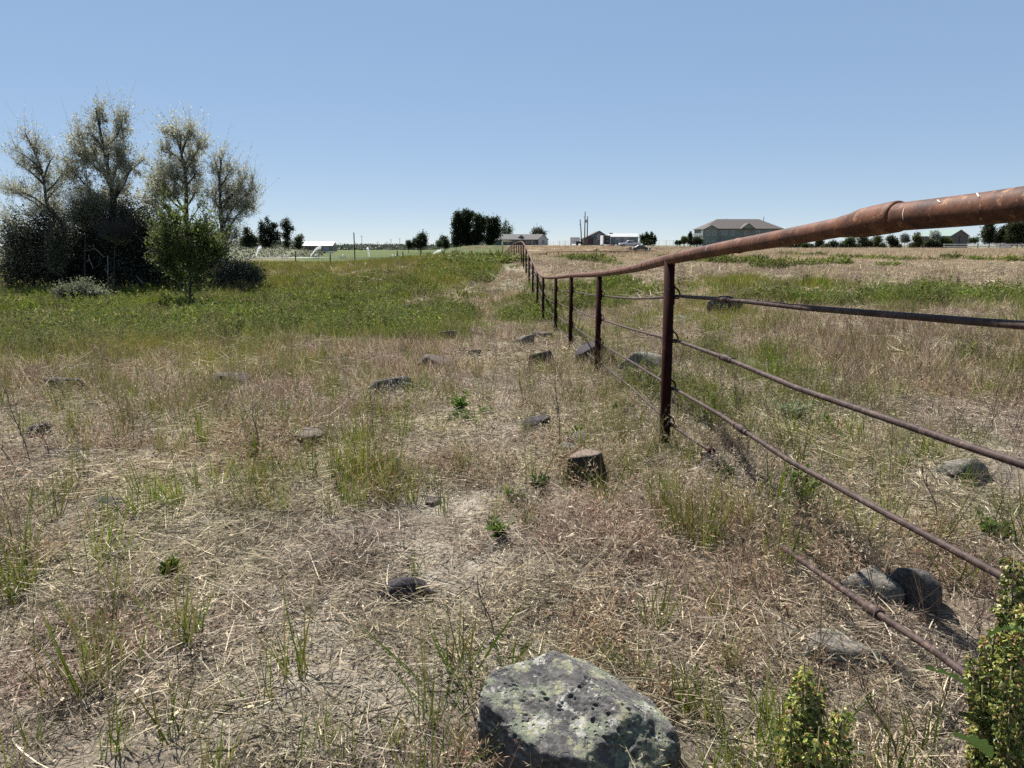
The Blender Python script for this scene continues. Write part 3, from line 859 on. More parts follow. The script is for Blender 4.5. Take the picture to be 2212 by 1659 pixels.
FPT = [(1.125, -2.4, .20), (1.115, .9, .12), (1.07, 1.53, .085), (1.02, 1.96, .073)]   # rail points x, y, z relative to camera
for px, py, Y in [(1700, 512.5, 2.52), (1560, 537, 3.22), (1447, 560, 4.04), (1370, 580, 5.6), (1294.5, 592, 7.6), (1234, 595.5, 10.7), (1200.7, 599.3, 13.8), (1173.3, 598.2, 17.0), (1161, 586.5, 20.2), (1151, 565.5, 23.4),
                  (1143, 549, 26.5), (1136.5, 534.5, 29.7), (1130.9, 526, 33), (1127.2, 522.6, 36.2), (1123.6, 522.1, 39.3), (1119.8, 522.6, 42.5), (1115.4, 524.2, 46), (1109.5, 527.6, 51), (1104, 531.6, 56), (1097.5, 538, 62), (1090.4, 547, 70)]:
    p = W(px, py, Y); FPT.append((p.x, p.y, p.z - CAMZ))
FPT = np.array(FPT)
def rail_at(Y):
    return np.array([np.interp(Y, FPT[:, 1], FPT[:, 0]), Y, np.interp(Y, FPT[:, 1], FPT[:, 2]) + CAMZ])
def smooth_path(P, n=10):
    P = [np.array(p, float) for p in P]
    out = []
    for i in range(len(P) - 1):
        p0 = P[max(i - 1, 0)]; p1 = P[i]; p2 = P[i + 1]; p3 = P[min(i + 2, len(P) - 1)]
        for k in range(n):
            t = k / n
            m1 = (p2 - p0) / max(np.linalg.norm(p2 - p0), 1e-6) * np.linalg.norm(p2 - p1); m2 = (p3 - p1) / max(np.linalg.norm(p3 - p1), 1e-6) * np.linalg.norm(p2 - p1)
            out.append((2 * t**3 - 3 * t**2 + 1) * p1 + (t**3 - 2 * t**2 + t) * m1 + (-2 * t**3 + 3 * t**2) * p2 + (t**3 - t**2) * m2)
    out.append(P[-1])
    return out

def fence():
    root = empty('pipe_fence', rail_at(4.04) - np.array([0, 0, 1.1]), 0, 'long rusty pipe fence with welded top pipe and four rods running to the crest', 'fence')
    off = Matrix.Translation(-Vector(root.location))
    def fix(o):
        o.data.transform(off); return o
    pts = [p + np.array([0, 0, CAMZ]) for p in FPT]
    near = smooth_path(pts[:4], 8); far = smooth_path(pts[3:], 8)
    mb = MB(); mb.tube(near, .0365, 32)
    tr = fix(mb.build('near_rail_pipe', M['rust'], root))
    tag(tr, 'thicker orange rusted pipe at the right end')
    mb = MB(); mb.tube(far, .0300, 24)
    top = fix(mb.build('top_rail_pipe', M['rust_far'], root))
    # swaged collar joining the two pipes
    a = Vector(rail_at(1.96)); b = Vector(rail_at(2.18)); d = (b - a)
    mb = MB()
    mb.tube([a + d * t for t in (-.16, -.12, 0, .35, .55, .70, .80, 1.0, 1.04)], [.0375, .0415, .0418, .0418, .0412, .0375, .0345, .0325, .0305], 32)
    k = fix(mb.build('pipe_collar', M['rust'], root))
    # weld rings on the top pipe
    for Y in (10.9, 16.9, 5.0, 3.0, 26.4, 38):
        c = Vector(rail_at(Y)); e = Vector(rail_at(Y + .05)); dd = (e - c).normalized()
        mb = MB(); mb.tube([c - dd * .012, c - dd * .006, c + dd * .006, c + dd * .012], [.0302, .0325, .0325, .0302], 20, False)
        fix(mb.build('weld_ring', M['rust_far'], top))
    # pale scrapes left on the pipe
    def scrape(Y, a0, a1, wdt, R, par, skew=.0):
        c = Vector(rail_at(Y)); e = Vector(rail_at(Y + .05)); dd = (e - c).normalized()
        s_ = Vector((-1, 0, 0)); s_ = (s_ - dd * s_.dot(dd)).normalized(); u = dd.cross(s_)
        if u.z < 0: u = -u
        V = []; Fs = []
        N = 10
        for i in range(N + 1):
            t = i / N; an = math.radians(a0 + (a1 - a0) * t)
            ww = wdt * min(1, 2.2 * math.sin(math.pi * min(max(t, .1), .9))) * (.8 + .3 * random.random())
            q = c + (s_ * math.cos(an) + u * math.sin(an)) * R + dd * skew * t
            V += [q - dd * ww, q + dd * ww]
            if i: Fs.append((2 * i - 2, 2 * i - 1, 2 * i + 1, 2 * i))
        mb = MB(); mb.add(V, Fs, True); fix(mb.build('chalky_scrape', M['mark'], par))
    scrape(1.86, -20, 30, .0016, .0370, tr, .004); scrape(1.74, 35, 52, .003, .0370, tr, .02); scrape(1.62, 38, 65, .0025, .0370, tr, .025)
    scrape(2.42, 30, 55, .002, .0304, top, .01); scrape(2.70, 5, 40, .002, .0304, top, .006); scrape(2.32, -50, 20, .0015, .0304, top, .02)
    scrape(3.35, 0, 60, .002, .0304, top, .01); scrape(3.55, -40, 30, .0018, .0304, top, .02); scrape(4.5, -20, 60, .003, .0304, top, .02); scrape(3.0, 30, 70, .002, .0304, top, .0)
    # posts
    YP = [-2.3, .9, 4.04, 7.6, 10.7, 13.8, 17.0, 20.2, 23.4, 26.5, 29.7, 33, 36.2, 39.3, 42.5, 45.7, 49, 52, 55, 58, 61, 64, 67]
    def rail_off(Y, k):
        d = np.interp(Y, [1.5, 4.04, 7.6], [(.258, .205, .226), (.562, .455, .483), (.83, .733, .746), (1.0, .95, .96)][k])
        return rail_at(Y) - np.array([0, 0, d])
    for i, Y in enumerate(YP):
        c = rail_at(Y); zg = gz(c[0], c[1])
        lean = .012 if abs(Y - 4.04) < .1 else 0.0
        bz = min(zg - .15, c[2] - 1.15)
        mb = MB(); mb.tube([(c[0] + lean * 1.6, c[1], bz), (c[0] + lean * 1.2, c[1], zg), (c[0], c[1], c[2] - .004)], .0295, 20 if Y < 20 else 10)
        po = fix(mb.build('post', M['post'], root))
        if Y < 30:
            for k in range(4):
                q = Vector(rail_off(Y, k))
                # hook tie holding the rod on the far side of the post
                mb = MB()
                s = 1
                x0 = c[0] + .029
                pth = [(x0, c[1], q.z + .055), (x0 + .012, c[1], q.z + .045), (x0 + .028, c[1] - .004, q.z + .03), (x0 + .036, c[1] - .006, q.z + .006), (x0 + .026, c[1] - .004, q.z - .014), (x0 + .002, c[1], q.z - .012)]
                mb.tube(pth, .0045, 8)
                mb.tube([(x0 + .002, c[1], q.z - .05), (x0 + .002, c[1], q.z + .065)], .0065, 8)
                fix(mb.build('rod_tie', M['post'], po))
    # rods: sag a little between posts
    def rodpath(k, y0, y1):
        P = []
        ys = [y for y in YP if y0 < y < y1]
        ys = [y0] + ys + [y1]
        for a_, b_ in zip(ys[:-1], ys[1:]):
            for t in (0, .25, .5, .75):
                Y = a_ + (b_ - a_) * t
                q = rail_off(Y, k) + np.array([.046, 0, 0])
                q[2] -= .02 * math.sin(math.pi * t) * (1 if Y > 4 else .3)
                P.append(q)
        P.append(rail_off(ys[-1], k) + np.array([.046, 0, 0]))
        return P
    for k in range(3):
        P = rodpath(k, -2.3, 67)
        if k == 0:
            P = [p + np.array([0, 0, .0]) for p in P]
        mb = MB(); mb.tube(P, [.0100 if p[1] < 3.3 else .0085 for p in P], 12)
        r = fix(mb.build('rod', M['rod'], root))
        for Y in ([3.28, 3.22, 2.98][k], 9.5 + k, 19 + k):
            i = int(np.argmin([abs(p[1] - Y) for p in P]))
            xs = np.interp(Y, [p[1] for p in P], [p[0] for p in P]); zs = np.interp(Y, [p[1] for p in P], [p[2] for p in P])
            zs2 = np.interp(Y + .2, [p[1] for p in P], [p[2] for p in P]); xs2 = np.interp(Y + .2, [p[1] for p in P], [p[0] for p in P])
            c = Vector((xs, Y, zs)); dd = (Vector((xs2, Y + .2, zs2)) - c).normalized()
            mb = MB()
            mb.tube([c + dd * t for t in (-.085, -.083, -.068, -.066, -.05, -.048, .03, .032, .045, .047, .06, .075, .085)], [.0102, .0145, .0135, .0115, .0115, .0165, .0155, .0125, .0125, .0160, .0150, .011, .010], 16)
            fix(mb.build('rod_coupling', M['rod'], r))
    # the bottom rod is broken: one piece ends beyond the near post, another lies in the grass
    P = rodpath(3, 3.34, 67)
    mb = MB(); mb.tube(P, .0088, 12); r = fix(mb.build('rod', M['rod'], root))
    c = Vector(P[0]); dd = (Vector(P[1]) - c).normalized()
    mb = MB(); mb.tube([c - dd * .012, c - dd * .01, c + dd * .02, c + dd * .022], [.008, .0165, .0165, .011], 14); fix(mb.build('end_cap', M['post'], r))
    pts = [W(1690, 1182, 2.50), W(1880, 1315, 1.90), W(2080, 1452, 1.50), Vector((1.12, .85, .30))]
    mb = MB(); mb.tube(smooth_path([p[:] for p in pts], 5), .0100, 14); r = fix(mb.build('rod', M['rod'], root))
    tag(r, 'broken end piece of the bottom rod lying in the grass')
    c = pts[1]; dd = (pts[2] - pts[1]).normalized()
    mb = MB(); mb.tube([c + dd * t for t in (-.02, -.018, .05, .052)], [.0125, .0165, .0165, .0125], 14); fix(mb.build('rod_coupling', M['rod'], r))

# ------------------------------------------------------------------ trees
def tree(name, base, lobes, Y, nleaf, ll, lw, cols, label, cat_, trunkpts=None, group=None, lmat=None, tr=.10, depthr=1.0, bark='bark', twigs=7, leafspread=.16, limbs=True, trunkn='trunk', dark=1.0, clus=1.0, sz_tw=.006, grow=1.22, sprays=False, core=0.0):
    """lobes: (px,py,rx,ry) in picture units at distance Y -> real ellipsoids in the world"""
    bz = G(*base) if Y is None else None
    bx = W(base[0], base[1], Y)
    bx.z = gz(bx.x, bx.y)
    root = empty(name, bx, 0, label, cat_, group)
    k = Y / F
    Ls = []
    for (px, py, rx, ry) in lobes:
        c = W(px, py, Y)
        dy = (random.random() - .5) * 2 * rx * k * .6 * depthr
        Ls.append((np.array([c.x, Y + dy, c.z]) - np.array(bx), np.array([rx * k, rx * k * depthr, ry * k])))
    top = max(Ls, key=lambda q: q[0][2])[0]
    if trunkpts:
        tp = [np.array(W(a, b, Y)) - np.array(bx) for a, b in trunkpts]
        tp = [np.array([0, 0, -.15])] + tp
    else:
        tp = [np.array([0, 0, -.15]), np.array([top[0] * .15, 0, top[2] * .3]), np.array([top[0] * .6, top[1] * .5, top[2] * .7]), top]
    tp = smooth_path(tp, 5)
    mb = MB(); n = len(tp)
    mb.tube(tp, [tr * (1 - .8 * i / (n - 1)) for i in range(n)], 8)
    tpa = np.array(tp)
    LP = []; LD = []
    tot = sum((a[1][0] * a[1][2]) for a in Ls)
    for c, r in Ls:
        # limb from the trunk towards the lobe
        zt = max(c[2] - 1.0 * math.hypot(c[0] - np.interp(c[2], tpa[:, 2], tpa[:, 0]), r[2]) , .08 * top[2])
        i = int(np.argmin(np.abs(tpa[:, 2] - zt)))
        s0 = tpa[i]
        mid = (s0 + c) / 2 + np.array([0, 0, .08 * np.linalg.norm(c - s0)]) * (1 if random.random() > .3 else -1)
        lp = smooth_path([s0, mid, c], 4)
        if limbs:
            mb.tube(lp, list(np.linspace(tr * .42, tr * .12, len(lp))), 5, False)
        share = r[0] * r[2] / tot
        if core: share *= .55 + .9 * random.random()
        nt = max(4, int(twigs * 62 * share)); r = r * grow
        for j in range(nt):
            u = rng.normal(size=3); u /= np.linalg.norm(u); q = c + u * r * (rng.random() ** .38)
            s1 = np.array(lp[int(rng.integers(len(lp) // 2, len(lp)))])
            m1 = (s1 + q) / 2 + rng.normal(size=3) * r * .08
            if limbs: mb.tube([s1, m1, q], [sz_tw * 2, sz_tw * 1.3, sz_tw * .5], 3, False)
            nl = max(1, int(nleaf * share / nt))
            t = 1 - .62 * rng.random(nl) ** 1.1
            pp = np.where(t[:, None] < .5, s1 + (m1 - s1) * (t[:, None] * 2), m1 + (q - m1) * (t[:, None] * 2 - 1))
            pp = pp + rng.normal(size=(nl, 3)) * leafspread * min(1.0, r[0]) * clus
            if sprays:
                h2 = nl // 4; pp = pp[:nl - 4 * (h2 * 3 // 4)]
                for e in range(4):
                    tt = .35 + .65 * rng.random(); st = s1 + (q - s1) * tt
                    dv = (q - s1) / (np.linalg.norm(q - s1) + 1e-6) * .55 + rng.normal(size=3) * .42 + np.array([0, 0, .65])
                    en = st + dv * (.25 + .5 * rng.random() ** 2)
                    mb.tube([st, en], [.0035, .0012], 3, False)
                    kk = h2 * 3 // 4; t2 = rng.random(kk)[:, None]
                    LP.append(st + (en - st) * t2 + (rng.random((kk, 3)) - .5) * .11); LD.append(np.tile(dv, (kk, 1)))
            LP.append(pp); LD.append(np.tile((q - s1) / (np.linalg.norm(q - s1) + 1e-6), (len(pp), 1)))
    LP = np.vstack(LP); LD = np.vstack(LD)
    LD = LD * .7 + rng.normal(size=LD.shape) * .7
    nl = len(LP)
    cc = mixc(cols, nl, .22) * dark
    # clumps of younger and older foliage differ a little in colour
    v = (n3(LP, 1.1 / max(1, Y / 60), int(abs(bx.x * 10)) % 50, 2) * 1.2 + 1)[:, None]
    V, Fq, T = leaves(LP, LD, ll * (.6 + .8 * rng.random(nl)), lw * (.6 + .8 * rng.random(nl)), cc * v)
    mb.build(trunkn, M[bark], root)
    me = raw_mesh('crown', V, Fq, T)
    link_mesh('crown' if trunkn == 'trunk' else 'foliage', me, M[lmat or 'olive_leaf'], root)
    return root

SIL = [(.44, .45, .33), (.35, .37, .24), (.52, .51, .41), (.24, .265, .155), (.40, .36, .27)]
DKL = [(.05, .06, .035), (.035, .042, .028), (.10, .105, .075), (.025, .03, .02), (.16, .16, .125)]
YGL = [(.070, .105, .020), (.10, .14, .028), (.045, .07, .015), (.18, .21, .06), (.09, .09, .03)]
DGL = [(.018, .030, .011), (.028, .044, .014), (.013, .022, .010), (.045, .055, .022)]
MGL = [(.04, .06, .02), (.065, .09, .032), (.03, .045, .017)]

def z1(l): return [(a / 3.2905, 187.2 + b / 3.2905, c / 3.2905, d / 3.2905) for a, b, c, d in l]
def z1p(l): return [(a / 3.2905, 187.2 + b / 3.2905) for a, b in l]

def thicket():
    g = 'silvery trees of the thicket at left'
    tree('olive_tree', (252, 612), z1([(690, 190, 60, 85), (640, 330, 90, 110), (620, 470, 120, 100), (850, 270, 60, 110), (760, 420, 110, 110), (890, 500, 80, 110), (540, 600, 100, 100), (720, 600, 130, 100),
         (960, 580, 90, 80), (640, 740, 140, 90), (880, 700, 110, 90), (520, 400, 60, 70), (1010, 520, 40, 40), (760, 820, 150, 100)]), 28.5, 24000, .085, .030, SIL,
         'tallest silvery grey tree at left with dark forked trunk', 'tree', z1p([(830, 1150), (810, 880), (790, 700), (740, 450), (680, 150)]), g, tr=.15, twigs=6, leafspread=.09, sprays=True, grow=1.12, core=.25, sz_tw=.0035, bark='bark_pale')
    tree('olive_tree', (130, 612), z1([(180, 350, 35, 45), (240, 430, 50, 70), (120, 450, 60, 30), (250, 560, 90, 60), (130, 540, 60, 35), (300, 640, 80, 70), (60, 720, 70, 35), (170, 740, 120, 50), (380, 500, 60, 50),
         (430, 600, 60, 50), (370, 720, 90, 80), (200, 880, 140, 70), (60, 960, 80, 60), (320, 860, 110, 90), (100, 1080, 90, 70)]), 27.5, 15000, .08, .028, SIL,
         'thin leaning silvery tree with arching bare limbs at the left edge', 'tree', z1p([(470, 1150), (430, 960), (340, 850), (300, 600), (180, 330)]), g, tr=.11, twigs=6, leafspread=.09, sprays=True, grow=1.12, core=.25, sz_tw=.0035, bark='bark_pale')
    tree('olive_tree', (402, 612), z1([(1210, 320, 45, 50), (1290, 370, 80, 70), (1370, 330, 50, 50), (1440, 420, 45, 80), (1200, 450, 50, 70), (1330, 500, 90, 80), (1160, 560, 70, 70), (1280, 620, 110, 80), (1400, 600, 60, 80),
         (1100, 680, 100, 70), (1220, 740, 150, 80), (1380, 740, 70, 90), (1050, 790, 100, 70)]), 29.5, 19000, .085, .030, SIL,
         'silvery tree with straight dark trunk rising behind the bright green sapling', 'tree', z1p([(1325, 1150), (1325, 900), (1320, 650), (1290, 480), (1230, 290)]), g, tr=.13, twigs=6, leafspread=.09, sprays=True, grow=1.12, core=.25, sz_tw=.0035, bark='bark_pale')
    tree('olive_tree', (488, 612), z1([(1570, 500, 45, 35), (1550, 580, 60, 60), (1640, 600, 60, 60), (1560, 700, 80, 80), (1730, 640, 60, 60), (1690, 740, 100, 80), (1800, 730, 60, 70), (1600, 830, 110, 80), (1760, 850, 90, 70),
         (1520, 800, 50, 80), (1650, 940, 110, 60), (1640, 1050, 90, 80)]), 29, 15500, .08, .028, SIL,
         'small round silvery tree at the right end of the thicket', 'tree', z1p([(1600, 1150), (1570, 950), (1565, 800), (1560, 650), (1580, 490)]), g, tr=.10, twigs=6, leafspread=.09, sprays=True, grow=1.12, core=.25, sz_tw=.0035, bark='bark_pale')
    g2 = 'dark shrubs under the silvery trees'
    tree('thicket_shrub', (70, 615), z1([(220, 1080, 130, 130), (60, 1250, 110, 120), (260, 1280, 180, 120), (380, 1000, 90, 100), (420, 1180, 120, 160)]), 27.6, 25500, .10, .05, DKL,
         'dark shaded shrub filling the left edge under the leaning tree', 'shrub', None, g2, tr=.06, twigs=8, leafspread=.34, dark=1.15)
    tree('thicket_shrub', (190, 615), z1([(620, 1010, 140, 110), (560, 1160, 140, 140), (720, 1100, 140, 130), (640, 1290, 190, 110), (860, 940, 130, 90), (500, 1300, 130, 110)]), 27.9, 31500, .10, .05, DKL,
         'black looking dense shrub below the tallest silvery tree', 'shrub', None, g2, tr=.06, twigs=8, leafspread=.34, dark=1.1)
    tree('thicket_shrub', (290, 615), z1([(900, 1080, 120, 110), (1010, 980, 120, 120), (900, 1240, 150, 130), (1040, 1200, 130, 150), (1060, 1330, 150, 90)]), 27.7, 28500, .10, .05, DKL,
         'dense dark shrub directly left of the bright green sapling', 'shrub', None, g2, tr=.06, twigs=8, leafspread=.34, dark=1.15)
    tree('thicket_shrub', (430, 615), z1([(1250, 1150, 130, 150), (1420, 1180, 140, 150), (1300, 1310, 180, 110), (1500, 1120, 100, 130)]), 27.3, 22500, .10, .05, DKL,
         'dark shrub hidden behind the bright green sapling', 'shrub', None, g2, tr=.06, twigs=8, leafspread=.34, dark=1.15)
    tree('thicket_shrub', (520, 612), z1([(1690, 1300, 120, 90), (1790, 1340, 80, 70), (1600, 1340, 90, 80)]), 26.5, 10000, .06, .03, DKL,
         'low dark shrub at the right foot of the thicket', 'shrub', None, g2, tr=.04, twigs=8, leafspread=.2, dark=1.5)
    g3 = 'pale leafy sprays in front of the dark shrubs'
    tree('willow_shrub', (185, 617), z1([(600, 830, 130, 70), (570, 920, 110, 70), (660, 880, 80, 60)]), 26.9, 8000, .09, .022, [(.24, .25, .15), (.30, .30, .20), (.18, .20, .11)],
         'pale green leafy shrub high in the middle of the thicket', 'shrub', None, g3, tr=.05, twigs=6, leafspread=.14, sprays=True, core=.3)
    tree('willow_shrub', (133, 617), z1([(440, 1080, 50, 60), (430, 1180, 60, 90), (410, 1270, 50, 60)]), 26.6, 4200, .09, .022, [(.24, .26, .14), (.30, .31, .19), (.18, .21, .10)],
         'narrow pale green spray against the dark shade at left', 'shrub', None, g3, tr=.04, twigs=7, leafspread=.12, sprays=True, core=.3)
    tree('willow_shrub', (247, 617), z1([(820, 1060, 85, 32), (880, 1085, 50, 25)]), 26.6, 2400, .09, .022, [(.24, .26, .12), (.30, .31, .16), (.18, .21, .09)],
         'small yellow green spray catching light left of the sapling', 'shrub', None, g3, tr=.03, twigs=8, leafspread=.10, sprays=True, core=.3)
    tree('sapling', (410, 664), z1([(1180, 860, 35, 40), (1250, 930, 80, 60), (1160, 970, 90, 60), (1110, 1080, 90, 80), (1250, 1070, 110, 90), (1380, 1010, 90, 70), (1480, 990, 60, 60), (1450, 1110, 100, 90), (1330, 1180, 130, 90),
         (1180, 1230, 100, 80), (1440, 1270, 100, 90), (1540, 1180, 50, 70), (1290, 1350, 100, 60), (1400, 1370, 80, 50), (1310, 1440, 70, 35), (1390, 1450, 50, 30), (1430, 830, 45, 20)]), 20.6, 14500, .08, .036, YGL,
         'bright green young tree with small glossy leaves in front of the thicket', 'tree', z1p([(1350, 1480), (1355, 1300), (1340, 1100), (1250, 950)]), None, tr=.05, twigs=5, leafspread=.14, clus=.8, grow=.95, sprays=True, sz_tw=.003, core=.2)
    tree('low_shrub', (170, 640), z1([(480, 1450, 90, 45), (600, 1430, 90, 50), (700, 1470, 80, 40), (540, 1500, 110, 40)]), 22.5, 6000, .06, .03, [(.15, .165, .10), (.20, .21, .14), (.10, .12, .06)],
         'low grey green bush in the grass in front of the thicket', 'shrub', None, None, tr=.02, twigs=8, leafspread=.2)
    # bare dead branches hanging in the shade
    def dead(segs, Y, label):
        p0 = W(*segs[0][0], Y); root = empty('dead_branch', (p0.x, p0.y, p0.z), 0, label, 'branch', 'bleached dead branches in the thicket')
        mb = MB()
        for s in segs:
            mb.tube([W(a, b, Y + random.random() * .1) - p0 for a, b in s], list(np.linspace(.013, .005, len(s))), 6)
        o = mb.build('bare_wood', M['deadwood'], root)
    dead([z1p([(770, 1460), (768, 1330), (765, 1200), (735, 1210), (700, 1170), (670, 1150), (640, 1160), (590, 1170)]), z1p([(670, 1150), (660, 1120)]), z1p([(768, 1330), (740, 1290)])], 26.0, 'bleached dead branch standing in the dark middle of the thicket')
    dead([z1p([(660, 1290), (650, 1260), (635, 1230), (628, 1195)]), z1p([(635, 1230), (610, 1245)])], 26.0, 'short forked bleached twig left of the standing dead branch')
    dead([z1p([(1020, 1400), (990, 1370), (965, 1340)])], 25.5, 'short slanting bare stick left of the sapling')
    dead([z1p([(715, 1500), (735, 1465)]), z1p([(735, 1465), (728, 1450)])], 22.0, 'small bare stick poking out of the low bush')

# ------------------------------------------------------------------ dock plants and weeds
M['dock_seed'] = leaf_mat('dock_seed', tintattr=True, trans=.3, rough=.4, spec=.3)
def dock(name, tips, basep, label, seed, leaves_=(), sc=1.0):
    """tips: list of (px,py,Y,length m,radius m)"""
    rg = np.random.default_rng(seed)
    bx = Vector(basep); bx.z = gz(bx.x, bx.y)
    root = empty(name, bx, 0, label, 'plant', 'tall curly docks in the foreground')
    for (px, py, Y, ln, rad) in tips:
        rad = rad * 1.2
        tip = W(px, py, Y) - bx
        foot = Vector((tip.x * .55, tip.y * .55, max(tip.z - ln, .03)))
        mid = (foot + tip) / 2 + Vector((rg.normal() * .008, rg.normal() * .008, 0))
        mb = MB(); mb.tube([(0, 0, -.02), (foot.x * .8, foot.y * .8, foot.z * .6), foot, mid, tip], [.006, .005, .0045, .003, .0012], 7)
        st = mb.build('stem', M['dock_stem'], root)
        # whorls of winged seeds
        nw = int(ln / .017)
        P = []; D = []
        for k in range(nw):
            t = k / nw
            c = (foot + (mid - foot) * (2 * t)) if t < .5 else (mid + (tip - mid) * (2 * t - 1))
            env = rad * (1 - .55 * t ** 2) * (.62 + .38 * rg.random() + .35 * math.sin(k * .55 + tip.x * 90) ** 2)
            m = int(70 * (env / .025) ** 1.3) + 8
            a = rg.random(m) * 6.283; rr = env * (.25 + .75 * rg.random(m) ** .7)
            P.append(np.stack([c.x + rr * np.cos(a), c.y + rr * np.sin(a), c.z + rg.normal(size=m) * .004 - rr * .25], 1))
            D.append(np.stack([np.cos(a), np.sin(a), -.7 + rg.normal(size=m) * .4], 1))
        P = np.vstack(P); D = np.vstack(D) + rg.normal(size=(len(P), 3)) * .3
        P3 = np.repeat(P, 3, 0); D3 = np.repeat(D, 3, 0)
        cols = [(.36, .38, .095), (.27, .31, .07), (.46, .45, .16), (.38, .26, .11), (.09, .12, .03), (.16, .20, .045)]
        T = np.repeat(mixc(cols, len(P), .2), 3, 0)
        V, Fq, T = leaves(P3, D3, (.0065 + .0035 * rg.random(len(P3))) * sc, (.0055 + .003 * rg.random(len(P3))) * sc, T)
        link_mesh('seed_spike', raw_mesh('seed_spike', V, Fq, T), M['dock_seed'], root)
    for (p0, p1, Y0, Y1, wd) in leaves_:
        a = W(*p0, Y0) - bx; b = W(*p1, Y1) - bx
        d = b - a; side = d.cross(Vector((0, .5, 1))).normalized()
        N = 12; V = []; Fs = []
        for i in range(N + 1):
            t = i / N
            c = a + d * t + Vector((0, 0, .10 * d.length * math.sin(math.pi * t)))
            ww = wd * math.sin(math.pi * min(.02 + t * .98, .985)) ** .7
            wv = .004 * math.sin(i * 2.3)
            V += [c - side * ww + Vector((0, 0, .006 + wv)), c, c + side * ww + Vector((0, 0, .006 - wv))]
            if i:
                o = 3 * (i - 1); Fs += [(o, o + 1, o + 4, o + 3), (o + 1, o + 2, o + 5, o + 4)]
        mb = MB(); mb.add(V, Fs, True); mb.build('leaf', M['dock_leaf'], root)
    return root
M['dock_stem'] = noise_mat('dock_stem', (0.115, 0.122, 0.050), (0.173, 0.115, 0.072), 30, .6)
M['dock_leaf'] = leaf_mat('dock_leaf', (.05, .085, .022), .35, 0, rough=.45, spec=.4)

